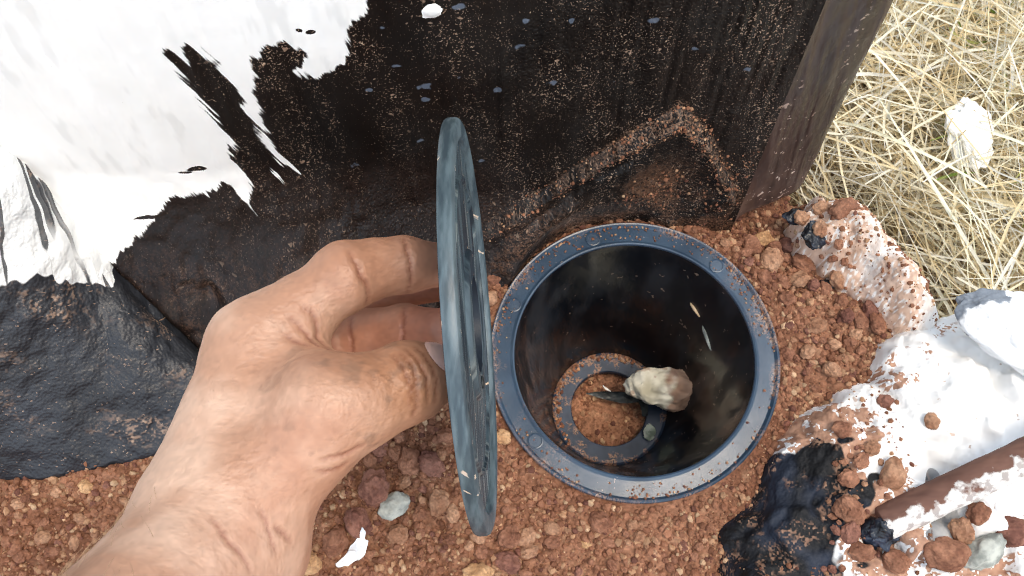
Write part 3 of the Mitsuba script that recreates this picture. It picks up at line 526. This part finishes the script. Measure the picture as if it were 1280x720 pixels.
add('person', hand, 'm_skin', True, color=np.clip(col, 0.01, .9)); tag('person', 'person reaching in from the lower left, bare left hand and forearm gripping the lid', 'person')
# thumb nail
a_, b_ = np.array(FINGERS[4][-2][0]), np.array(FINGERS[4][-1][0]); ta = unit(b_ - a_); nn = unit(unit(v3(-0.0500, 0.0341, 0.9942)) - ta * (unit(v3(-0.0500, 0.0341, 0.9942)) @ ta)); sd_ = np.cross(ta, nn)
uu_, vv_ = np.meshgrid(np.linspace(-.0040, .0090, 22), np.linspace(-1, 1, 21), indexing='ij')
hw = .0066 * np.sqrt(np.clip(1 - np.clip((.0012 - uu_) / .0053, 0, 1) ** 2, .0, 1)); ang = vv_ * hw / .0100
rad = np.interp(uu_, [-.012, 0, .0085], [.0128, .0110, .0100]) + .0004
npt = b_ + ta * uu_[..., None] + (nn * (np.cos(ang) * rad)[..., None] + sd_ * (np.sin(ang) * rad)[..., None])
for _ in range(3):          # lay it on the flesh
    kd, ki = htree.query(npt.reshape(-1, 3), k=12); gap = (((hand.vertices[ki] - npt.reshape(-1, 1, 3)) * hn[ki]).sum(-1)).mean(1)
    from scipy.ndimage import gaussian_filter
    npt = npt + nn * gaussian_filter(gap.reshape(22, 21) + .0008, 3)[..., None] * .9
inn = npt - nn * .0012
npt -= (nn * .0004 * (1 - hw / .0066)[..., None])
nv = np.vstack([npt.reshape(-1, 3), inn.reshape(-1, 3)]); nf = grid_faces(22, 21); k = 22 * 21
add('person__thumb_nail', (nv, np.vstack([nf, nf[:, ::-1] + k])), 'm_nail', True); tag('person__thumb_nail', 'pale thumb nail against the lid')
# fine hair on the forearm
cand = np.flatnonzero((hv[:, 0] < -.105) & (hv[:, 1] < .075) & (hv[:, 1] > -.02) & (hn[:, 2] > -.35)); pick = rng.choice(cand, 3000); hvs, hfs = [], []
wgt = np.clip((-.120 - hv[pick, 0]) / .03, .03, 1); pick = pick[rng.random(len(pick)) < wgt]
for i in pick:
    p0 = hand.vertices[i]; n0 = hn[i]; dirn = unit(arm * .5 + np.array([-.55, .35, .1]) + rng.normal(0, .3, 3)); dirn = unit(dirn - n0 * (dirn @ n0)); L = rng.uniform(.004, .009); s = unit(np.cross(dirn, n0)) * .000045
    c = [p0 + dirn * L * t + n0 * (.45 * L * t - .30 * L * t * t) for t in (0, .35, .7, 1)]; b = len(hvs)
    for j, q in enumerate(c): hvs += [q - s * (1.2 - j * .3), q + s * (1.2 - j * .3), q + n0 * .00008]
    for j in range(3):
        o = b + j * 3
        for e in range(3): x, y = o + e, o + (e + 1) % 3; hfs += [[x, y, y + 3], [x, y + 3, x + 3]]
add('person__arm_hair', (np.array(hvs), np.array(hfs)), 'm_hair', False); tag('person__arm_hair', kind='stuff')

# ------------------------------------------------------------------ plaster ledge, whitewashed block and what lies on it
def mound(poly, height, w, seed, res=.0011, rough=.006, skirt=.03):
    poly = np.array(poly); lo, hi = poly.min(0) - .012, poly.max(0) + .012
    X, Y = np.meshgrid(np.arange(lo[0], hi[0], res), np.arange(lo[1], hi[1], res), indexing='ij'); P = np.stack([X, Y], -1); P3 = np.stack([X, Y, 0 * X], -1)
    d = poly_sd(P, poly) + .010 * (meshkit.fbm(P3 * 55, 3, seed) - .5) + .004 * (meshkit.fbm(P3 * 170, 2, seed + 3) - .5)
    sites = np.random.default_rng(seed).uniform(lo, hi, (max(8, int(np.prod(hi - lo) / .020 ** 2)), 2)); tl = np.random.default_rng(seed + 1).normal(0, 1, (len(sites), 3))
    _, ni = cKDTree(sites).query(P + .006 * (np.stack([meshkit.fbm(P3 * 70, 3, 5), meshkit.fbm(P3 * 70, 3, 6)], -1) - .5)); facet = tl[ni, 0] * .0016 + ((P - sites[ni]) * tl[ni, 1:]).sum(-1) * .22
    from scipy.ndimage import gaussian_filter
    facet = gaussian_filter(facet, 1.0)
    h = np.where(d > 0, height * (1 - np.exp(-np.maximum(d, 0) / w)), d * 6)
    z = gz(X, Y) - .006 + np.maximum(h, -skirt) + np.clip(d / .01, 0, 1) * (rough * (meshkit.fbm(P3 * 34, 4, seed + 1) - .5) * 2 + .003 * (meshkit.fbm(P3 * 140, 3, seed + 5) - .5) + facet)
    F = grid_faces(*X.shape); keep = (d.ravel()[F] > -.008).any(1); F = F[keep]; u, inv = np.unique(F, return_inverse=True)
    return trimesh.Trimesh(np.stack([X, Y, z], -1).reshape(-1, 3)[u], inv.reshape(-1, 3), process=False)
LEDGE = [(0.1681, 0.2801), (0.1786, 0.2974), (0.1910, 0.2923), (0.2049, 0.2851), (0.2198, 0.2612), (0.2332, 0.2380), (0.2422, 0.2173), (0.2321, 0.2045), (0.2108, 0.2082), (0.1950, 0.2370), (0.1805, 0.2466), (0.1710, 0.2612)]
led = mound(LEDGE, .030, .008, 31); add('plaster_ledge', led, 'm_ledge', 50); tag('plaster_ledge', 'crumbly pale plaster ledge dusted with soil between the wall end and the dry grass', 'stone')
BLOCK = [(0.1074, 0.1055), (0.1199, 0.1167), (0.1299, 0.1338), (0.1369, 0.1438), (0.1481, 0.1570), (0.1577, 0.1656), (0.1752, 0.1774), (0.1955, 0.1854), (0.2034, 0.2035), (0.2124, 0.2104), (0.2288, 0.2183), (0.2579, 0.2248), (0.2993, 0.2334), (0.3521, 0.2267), (0.3229, 0.0451), (0.0984, 0.0451)]
blk = mound(BLOCK, .028, .012, 41); add('whitewashed_block', blk, 'm_stone', 50); tag('whitewashed_block', 'large whitewashed rubble block at the lower right, its left corner coated black', 'stone')
blk_t = cKDTree(blk.vertices[:, :2]); led_t = cKDTree(led.vertices[:, :2])
def top_z(x, y):
    z = float(soil_z(x, y))
    for t_, m_ in ((blk_t, blk), (led_t, led)):
        d_, i_ = t_.query((x, y))
        if d_ < .002: z = max(z, m_.vertices[i_, 2])
    return z
def place_px(x, y, r, sink=.35): return v3(x, y, top_z(x, y) + r * (.8 - sink))
for i, (xy, r, sx) in enumerate([((0.1667, 0.2809), .007, (1, .8, .6)), ((0.1722, 0.2628), .0085, (.8, 1.2, .5)), ((0.1813, 0.2416), .0045, (1.2, .8, .8))]):
    m = lump(60 + i, 3, .5, 1.8, .7); m.apply_transform(np.diag([r * sx[0], r * sx[1], r * sx[2], 1])); k = 'bitumen_lump' + ('' if i == 0 else f'_{i:03d}')
    add(k, moved(m, frame(place_px(*xy, r * .6), v3(.1, -.2, 1))), 'm_bitumen', 50)
    tag(k, ['blue-black bitumen lump right at the lower corner of the wall end', 'blue-black bitumen patch on the inner edge of the pale ledge', 'small black bitumen crumb at the soil edge of the pale ledge'][i], 'bitumen')
m = lump(66, 3, .6, 1.8, .8); m.apply_scale(.0088); add('bitumen_lump_003', moved(m, frame(place_px(*(0.1809, 0.0981), .010), v3(.1, -.2, 1))), 'm_bitumen', 50); tag('bitumen_lump_003', 'shiny black bitumen lump at the end of the rusty rod', 'bitumen')
m = lump(71, 4, .35, 1.3, .6); m.apply_transform(np.diag([.034, .026, .022, 1])); add('blue_grey_stone', moved(m, frame(v3(0.2645, 0.1974, 0.0321), v3(-.1, -.3, 1), v3(1, -.5, 0))), 'm_bluestone', 50); tag('blue_grey_stone', 'smooth blue-grey stone with white splashes at the right edge below the grass', 'stone')
# rod
ra_, rb_ = RA_, RB
L_ = np.linalg.norm(rb_ - ra_); an = np.linspace(0, 2 * np.pi, 41); ln = np.linspace(0, L_, 160); Lg, Ag = np.meshgrid(ln, an, indexing='ij')
fr_ = frame(ra_, rb_ - ra_, v3(0, 0, 1)); rr = .0085 + .0012 * (meshkit.fbm(np.stack([np.cos(Ag) * 2, np.sin(Ag) * 2, Lg * 90], -1), 3, 2) - .5); rr = rr * np.clip(.55 + Lg / .004, 0, 1)
pt = np.stack([rr * np.cos(Ag), rr * np.sin(Ag), Lg], -1); pt[:, -1] = pt[:, 0]; rod = trimesh.Trimesh(pt.reshape(-1, 3), grid_faces(160, 41), process=False)
cap = len(rod.vertices); rod = trimesh.Trimesh(np.vstack([rod.vertices, [0, 0, 0], [0, 0, L_]]), np.vstack([rod.faces, [[cap, j + 1, j] for j in range(40)], [[cap + 1, 159 * 41 + j, 159 * 41 + j + 1] for j in range(40)]]), process=False)
add('rusty_rod', moved(rod, fr_), 'm_rod', 40); tag('rusty_rod', 'rusty iron rod smeared with whitewash along its lower side, lying across the white block', 'rod')

# ------------------------------------------------------------------ single stones and scraps on the soil
def stone(key, xy, r, seed, mat, label, cat='stone', shape=(1, .85, .7), sink=.3, rot=0., rough=.4):
    m = lump(seed, 3, rough, 1.5, 1.0); m.vertices += m.vertex_normals * (.12 * (meshkit.fbm(m.vertices * 4, 3, seed) - .5))[:, None]; m.apply_transform(np.diag([r * shape[0], r * shape[1], r * shape[2], 1]))
    x, y = xy[:2]; add(key, moved(m, frame(place_px(x, y, r * shape[2], sink), v3(.1, -.15, 1), v3(math.cos(rot), math.sin(rot), 0))), mat, 50); tag(key, label, cat)
stone('grey_pebble', (-0.0616, 0.1167), .0085, 81, 'm_greystone', 'pale grey pebble on the soil between the wrist and the lid', rot=.6)
stone('yellow_stone', (-0.0170, 0.0833), .0075, 82, 'm_clod_ochre', 'yellowish stone at the bottom edge below the lid tip')
stone('tan_rock', (0.1901, 0.1254), .0085, 83, 'm_clod_tan', 'tan stone lying on the white block left of the rod', rot=1.2)
stone('small_tan_rock', (0.2152, 0.1527), .0045, 84, 'm_clod_tan', 'small tan crumb alone on the clean white top of the block', shape=(.8, 1.2, .7), rot=.2)
stone('brown_rock', (0.2100, 0.0878), .0115, 85, 'm_clod_red', 'brown rock below the rod near the lower right corner')
stone('grey_rock', (0.2287, 0.0893), .0120, 86, 'm_greystone', 'greyish rock below the rod in the lower right corner, right of the brown rock', shape=(1.1, .7, .7), rot=.5)
stone('purple_rock', (0.2444, 0.0988), .0100, 87, 'm_clod_purple', 'dark purple-brown rock under the rod at the right edge')
m = lump(88, 4, .6, 1.9, .7); m.apply_transform(np.diag([.013, .025, .009, 1])); add('white_lump', moved(m, frame(v3(0.2884, 0.3474, 0.0031), v3(0, -.3, 1), v3(1, .15, 0))), 'm_white', 60); tag('white_lump', 'bright white lump lying in the dry grass', 'stone')
pc = trimesh.creation.icosphere(3); o_ = [(-0.0896, 0.0876), (-0.0817, 0.0914), (-0.0772, 0.0977), (-0.0759, 0.1039)]
sc_ = ribbon([(x, y, float(soil_z(x, y)) + h) for (x, y), h in zip(o_, (.003, .005, .007, .012))], [.0012, .0030, .0046, .0028, .0003], thick=.0004); sc_ = sc_.subdivide().subdivide(); sc_.vertices += (meshkit.noise(sc_.vertices * 420, 3)[:, None] - .5) * [.0022, .0022, .0030]
add('paper_scrap', sc_, 'm_paper', 40); tag('paper_scrap', 'torn white paper scrap on the soil beside the wrist', 'paper')

# ------------------------------------------------------------------ clods one can pick out, and the crumbs between them
SHAPES = [lump(100 + i, 3, .42, 1.5 + .1 * (i % 4), .75) for i in range(9)]
for i, m in enumerate(SHAPES): m.vertices += m.vertex_normals * (.30 * (meshkit.fbm(m.vertices * 3.0, 4, i) - .5))[:, None]
PLY = {(i, k): mikit.ply(m, k, 22) for i, m in enumerate(SHAPES) for k in CLOD}
count = [0]; placed = []
def clod(x, y, r, mat, label, group):
    for (a, b, c) in placed:
        if math.hypot(a - x, b - y) < .72 * (r + c): return False
    if math.hypot(x - POT[0], y - POT[1]) < .081 + .5 * r: return False
    key = 'soil_clod' + (f'_{count[0]:03d}' if count[0] else ''); count[0] += 1; placed.append((x, y, r))
    a, b, c = rng.uniform(0, 360), rng.uniform(-35, 35), rng.uniform(-35, 35)
    m = T().translate((x, y, top_z(x, y) + r * rng.uniform(.15, .5))).rotate((0, 0, 1), a).rotate((1, 0, 0), b).rotate((0, 1, 0), c).scale((r * rng.uniform(.9, 1.15), r * rng.uniform(.85, 1.1), r * rng.uniform(.85, 1.1)))
    size = 'large' if r > .0062 else 'medium' if r > .0038 else 'small'
    scene[key] = {**PLY[(int(rng.integers(9)), mat)], 'to_world': m}; tag(key, f"{size} {HUE[mat]} {label}", 'clod', group); return True
HUE = dict(zip(CLOD, ('reddish brown', 'tan', 'dark purple-brown', 'yellowish')))
R_, T_, P_, O_ = CLOD
G1 = ('soil clod in the heap between the pot rim and the pale ledge', 'soil clods between the pot and the pale ledge')
G2 = ('soil clod between the hand and the lid, below the thumb', 'soil clods between the hand and the lid')
G3 = ('soil clod on the soil under the left foundation stone', 'soil clods under the foundation stone')
G4 = ('soil clod in front of the pot, near the bottom edge', 'soil clods in front of the pot')
G5 = ('soil clod wedged between the lid and the pot rim', 'soil clods between the lid and the pot rim')
G6 = ('soil clod lying on the lower part of the white block', 'soil clods on the white block')
for (xy, r, k) in [((0.1506, 0.2552), .0085, T_), ((0.1633, 0.2701), .0060, P_), ((0.1412, 0.2676), .0075, R_), ((0.1349, 0.2597), .0045, R_), ((0.1502, 0.2742), .0065, O_), ((0.1659, 0.2445), .0055, T_), ((0.1705, 0.2567), .0065, R_), ((0.1561, 0.2305), .0050, R_), ((0.1731, 0.2401), .0042, P_), ((0.1798, 0.2387), .0045, R_), ((0.1452, 0.2435), .0045, R_), ((0.1553, 0.2435), .0050, R_), ((0.1684, 0.2782), .0050, T_), ((0.1243, 0.2656), .0035, T_), ((0.1554, 0.2656), .0050, R_), ((0.1744, 0.2656), .005, T_), ((0.1790, 0.2808), .0055, T_), ((0.1876, 0.2747), .0075, R_), ((0.1862, 0.2425), .005, T_), ((0.1964, 0.2173), .0055, R_), ((0.2050, 0.2150), .006, R_), ((0.1886, 0.2197), .005, P_), ((0.2028, 0.2244), .0055, P_), ((0.1928, 0.2104), .004, T_), ((0.1756, 0.1876), .0050, T_), ((0.1699, 0.2136), .0055, T_), ((0.1637, 0.1989), .005, T_), ((0.1878, 0.2305), .0045, R_)]: clod(*xy, r, k, *G1)
for (xy, r, k) in [((-0.0538, 0.1388), .0080, R_), ((-0.0423, 0.1380), .0070, P_), ((-0.0721, 0.1248), .0085, P_), ((-0.0384, 0.1195), .0075, T_), ((-0.0446, 0.1191), .006, T_), ((-0.0589, 0.1024), .0055, T_), ((-0.0486, 0.1135), .0050, R_), ((-0.0312, 0.1135), .005, T_), ((-0.1059, 0.0879), .0085, O_), ((-0.0995, 0.0841), .0055, R_), ((-0.0794, 0.1075), .0075, P_), ((-0.0617, 0.1443), .005, R_), ((-0.0342, 0.1527), .005, R_), ((-0.0904, 0.0992), .0075, R_), ((-0.0400, 0.1297), .005, R_), ((-0.0703, 0.1464), .005, P_), ((-0.0755, 0.1401), .004, R_), ((-0.0568, 0.1297), .004, T_)]: clod(*xy, r, k, *G2)
for (xy, r, k) in [((-0.0114, 0.2420), .0050, R_), ((-0.0127, 0.2305), .0055, T_), ((-0.0068, 0.2401), .0060, P_), ((-0.0027, 0.2469), .0042, T_), ((-0.0051, 0.1527), .0045, O_), ((-0.0030, 0.1451), .0075, T_), ((-0.0098, 0.1497), .003, T_)]: clod(*xy, r, k, *G5)
for (xy, r, k) in [((0.0074, 0.1008), .0055, T_), ((-0.0012, 0.1008), .0060, R_), ((0.0086, 0.0937), .0045, T_), ((0.0205, 0.0984), .0045, R_), ((-0.0173, 0.1008), .0045, T_), ((-0.0024, 0.0887), .0065, P_), ((-0.0155, 0.0937), .004, R_), ((0.0464, 0.1087), .0065, R_), ((0.0206, 0.1055), .0045, T_)]: clod(*xy, r, k, *G4)
for (xy, r, k) in [((0.1670, 0.1079), .0078, R_), ((0.1684, 0.1242), .0058, R_), ((0.1751, 0.1322), .0042, R_), ((0.1705, 0.0898), .0062, R_), ((0.1657, 0.0980), .0055, P_), ((0.1793, 0.1049), .0042, R_), ((0.2184, 0.0981), .007, T_), ((0.2276, 0.1063), .006, R_), ((0.2347, 0.1026), .006, R_), ((0.1683, 0.1483), .0050, R_), ((0.1655, 0.1422), .0045, R_), ((0.1874, 0.0853), .0065, R_), ((0.1812, 0.1382), .004, T_), ((0.1965, 0.1665), .004, P_), ((0.1819, 0.1342), .0045, R_)]: clod(*xy, r, k, *G6)
def scatter(poly, n, lo, hi, weights, lab):
    poly = np.array(poly); a, b = poly.min(0), poly.max(0); made = tries = 0
    while made < n and tries < n * 30:
        tries += 1; p = rng.uniform(a, b)
        if poly_sd(p[None], poly)[0] < 0: continue
        made += bool(clod(p[0], p[1], lo * (hi / lo) ** (rng.random() ** 1.7), CLOD[rng.choice(4, p=weights)], *lab))
scatter([(0.1229, 0.2656), (0.1694, 0.2869), (0.1915, 0.2411), (0.2101, 0.2127), (0.1931, 0.1876), (0.1606, 0.1721), (0.1512, 0.1854), (0.1547, 0.2173), (0.1418, 0.2459)], 70, .0016, .0045, [.62, .28, .07, .03], G1)
scatter([(-0.0346, 0.1656), (-0.0268, 0.1055), (-0.0324, 0.0826), (-0.1217, 0.0826), (-0.0836, 0.1216), (-0.0642, 0.1527)], 60, .0016, .0045, [.66, .2, .12, .02], G2)
scatter([(-0.2685, 0.1264), (-0.2150, 0.1330), (-0.1803, 0.1413), (-0.1886, 0.1248), (-0.2312, 0.0826), (-0.2596, 0.0826)], 62, .0016, .0040, [.6, .3, .06, .04], G3)
scatter([(-0.0076, 0.1297), (0.0168, 0.1248), (0.0665, 0.1135), (0.1039, 0.1135), (0.1055, 0.0826), (-0.0284, 0.0826)], 52, .0015, .0036, [.55, .3, .12, .03], G4)
scatter([(0.1632, 0.1402), (0.1876, 0.1402), (0.1826, 0.0791), (0.1515, 0.0791)], 26, .0014, .0034, [.6, .15, .25, 0], G6)

tri = trimesh.creation.icosphere(subdivisions=0)
def crumbs(key, pts, rad, lab):
    n = len(pts); q = rng.normal(size=(n, 4)); q /= np.linalg.norm(q, axis=1, keepdims=True); w, x, y, z = q.T
    R = np.stack([1 - 2 * (y * y + z * z), 2 * (x * y - z * w), 2 * (x * z + y * w), 2 * (x * y + z * w), 1 - 2 * (x * x + z * z), 2 * (y * z - x * w), 2 * (x * z - y * w), 2 * (y * z + x * w), 1 - 2 * (x * x + y * y)], -1).reshape(n, 3, 3)
    b = tri.vertices[None] * (1 + .5 * (rng.random((n, 12, 1)) - .5)) * rng.uniform(.75, 1.2, (n, 1, 3))
    v = np.einsum('nij,nkj->nki', R, b) * rad[:, None, None] + pts[:, None]
    pal = np.array([[.24, .112, .066], [.18, .080, .047], [.33, .19, .112], [.14, .060, .042], [.42, .28, .175]]); c = pal[rng.choice(5, n, p=[.4, .25, .2, .1, .05])] * rng.uniform(.75, 1.25, (n, 1))
    f = (tri.faces[None] + (np.arange(n) * 12)[:, None, None]).reshape(-1, 3)
    add(key, (v.reshape(-1, 3), f), 'm_crumb', False, color=np.repeat(c, 12, 0)); tag(key, lab, 'soil', kind='stuff')
N = 64000
px_, py_ = rng.uniform(-.36, .26, N), rng.uniform(-.02, .305, N); rd = .00055 * (4.2 ** (rng.random(N) ** 2.2)) * (1 + .5 * (meshkit.fbm(np.stack([px_, py_, 0 * px_], 1) * 25, 2, 6) - .5))
ok = (np.hypot(px_ - POT[0], py_ - POT[1]) > .0808); px_, py_, rd = px_[ok], py_[ok], rd[ok]
# crumbs caught on the crest of the bank and in the corner
cr = []
for (a, b), n_ in zip(zip(RIDGE[:-1], RIDGE[1:]), (0, 90, 60, 130, 130, 150)):
    t_ = rng.random(n_); cr.append(np.stack([a[0] + (b[0] - a[0]) * t_, a[1] + (b[1] - a[1]) * t_], 1) + rng.normal(0, 1, (n_, 2)) * [.0026, .0026] + [0, -.0010])
cr = np.vstack([np.vstack(cr), rng.normal((-.050, .046), (.012, .010), (220, 2)), np.stack([rng.uniform(-.03, -.002, 160), rng.uniform(.0, .075, 160) ** 1.0], 1)])
ii = np.abs(sS[None] - cr[:, :1]).argmin(1); jj = np.abs(zS[None] - cr[:, 1:]).argmin(1); crp = wv[ii, jj] + NW * .0002; crr = .00024 * 4.5 ** (rng.random(len(crp)) ** 2.6)
# a thin spill of crumbs on the flange
nf_ = 560; an_ = rng.uniform(0, 2 * np.pi, nf_); keep = rng.random(nf_) < .25 + .75 * (meshkit.noise(np.stack([np.cos(an_) * 3, np.sin(an_) * 3, 0 * an_], 1), 8) > .52); an_ = an_[keep]; rl = .0775 - .008 * rng.random(len(an_)) ** 2.2
fp_ = np.stack([rl * np.cos(an_), rl * np.sin(an_), np.full(len(an_), .0003)], 1) @ PM[:3, :3].T + POT; fr2 = rng.uniform(.00025, .0008, len(an_))
bt = rng.uniform(-.030, .030, (420, 2)); bt = bt[np.hypot(*bt.T) < .028]; bq = np.stack([bt[:, 0], bt[:, 1], .014 * np.exp(-((bt[:, 0] + .004) ** 2 + (bt[:, 1] + .002) ** 2) / .0007) + .001], 1) @ PM[:3, :3].T + B0
rgq = rng.uniform(0, 2 * np.pi, 160); rgr = rng.uniform(.034, .0385, 160); rq = np.stack([rgr * np.cos(rgq), rgr * np.sin(rgq), np.full(160, -.1332)], 1) @ PM[:3, :3].T + POT
rq = rq[(np.cos(rgq - 2.4) > .1)]
pts = np.vstack([np.stack([px_, py_, soil_z(px_, py_) + rd * .3], 1), crp, fp_, bq, rq]); rad = np.r_[rd, crr, fr2, .0006 * 4.5 ** (rng.random(len(bq)) ** 1.5), rng.uniform(.0004, .0016, len(rq))]
crumbs('soil_crumbs', pts, rad, 'fine reddish brown soil crumbs covering the ground round the pot')
# crumbs lying on the plaster and stone
sel = []
for m_, n_, pr in ((blk, 2200, lambda v: (meshkit.fbm(np.c_[v[:, :2] * 38 + [11, 0], np.full(len(v), 7.)], 4, 3) > .54) & (v[:, 0] < .205)), (led, 900, lambda v: v[:, 0] < .30)):
    v = m_.vertices[rng.choice(len(m_.vertices), n_)]; sel.append(v[pr(v)])
sel = np.vstack(sel); crumbs('block_crumbs', sel, .0004 * 4.5 ** (rng.random(len(sel)) ** 2), 'reddish soil crumbs strewn over the white block and the pale ledge')

# ------------------------------------------------------------------ dry grass beyond the wall end
def blades(key, n, area, lo, hi, w0, w1, pal, seed, zlo, zhi, kind_label, cat, lift=.35):
    g_ = np.random.default_rng(seed); area = np.array(area); a, b = area.min(0), area.max(0); P = g_.uniform(a, b, (n * 6, 2)); P = P[(poly_sd(P, area) > 0) & (P[:, 1] < .72)][:n]; n = len(P)
    L = g_.uniform(lo, hi, n); yaw = g_.normal(.9, 1.0, n) + np.pi * (g_.random(n) < .5); pit = g_.normal(0, lift, n).clip(-.5, 1.2); bend = g_.normal(0, 1.6, n); curl = g_.normal(-.25, .7, n); kink = (g_.random(n) < .3) * g_.normal(0, .9, n); kat = g_.uniform(.25, .75, n); w = w0 + (w1 - w0) * g_.random(n) ** 1.8
    K = 8; t = np.linspace(0, 1, K); z0 = g_.uniform(zlo, zhi, n)
    hd = yaw[:, None] + bend[:, None] * (t - .5) * .5 + kink[:, None] * (t[None] > kat[:, None]); pt = pit[:, None] + curl[:, None] * (t - .5)
    st = np.stack([np.cos(hd) * np.cos(pt), np.sin(hd) * np.cos(pt), np.sin(pt)], -1) * (L / (K - 1))[:, None, None]
    c = np.cumsum(st, 1); c = c - c[:, K // 2:K // 2 + 1] + np.stack([P[:, 0], P[:, 1], z0], 1)[:, None]; c[..., 2] = np.maximum(c[..., 2], -.072)
    ok = (poly_sd(c[..., :2].reshape(-1, 2), area).reshape(n, K) > -.004).all(1); c, st, w, t2 = c[ok], st[ok], w[ok], 0; n = int(ok.sum())
    d = st / np.linalg.norm(st, axis=2, keepdims=True); tw = g_.uniform(-1, 1, (n, 1, 1)) + g_.normal(0, .6, (n, 1, 1)) * (t[None, :, None] - .5); upv = np.array([0, 0, 1.]) + 0 * d
    s = np.cross(d, upv); s /= np.linalg.norm(s, axis=2, keepdims=True) + 1e-9; k = np.cross(s, d); s = s * np.cos(tw) + k * np.sin(tw); k = np.cross(s, d)
    ww = (w[:, None] * (1.02 - t ** 3)[None] * (.55 + .45 * np.minimum(1, t * 5))[None])[..., None]
    v = np.stack([c - s * ww, c - k * ww * .3, c + s * ww], 2)
    i, j = np.meshgrid(np.arange(K - 1), np.arange(2), indexing='ij'); q = (i * 3 + j).ravel(); f1 = np.vstack([np.stack([q, q + 1, q + 4], 1), np.stack([q, q + 4, q + 3], 1)]); f = (f1[None] + (np.arange(n) * 3 * K)[:, None, None]).reshape(-1, 3)
    pal = np.array(pal); col = pal[g_.integers(len(pal), size=n)] * g_.uniform(.68, 1.16, (n, 1)); col = np.repeat(col, 3 * K, 0)
    add(key, (v.reshape(-1, 3), f), 'm_straw', True, color=col.clip(0, .9)); tag(key, kind_label, cat, kind='stuff')
GA = [(.19, .315), (.215, .275), (.262, .222), (.27, .19), (.62, .15), (.75, .9), (.10, .9), (.10, .45)]
blades('dry_grass', 19500, GA, .06, .26, .0003, .0012, [(.82, .73, .52), (.87, .81, .65), (.74, .62, .39), (.89, .86, .76), (.60, .47, .27), (.86, .79, .60)], 3, -.065, .006, 'matted dry straw-coloured grass at the upper right', 'grass')
blades('green_grass', 260, [(.26, .30), (.40, .27), (.45, .60), (.27, .60)], .03, .09, .0006, .0013, [(.30, .36, .10), (.22, .30, .07), (.42, .44, .16)], 5, -.045, .002, 'a few green blades among the dry grass', 'grass')
print('clods', count[0], 'entries', len(scene))
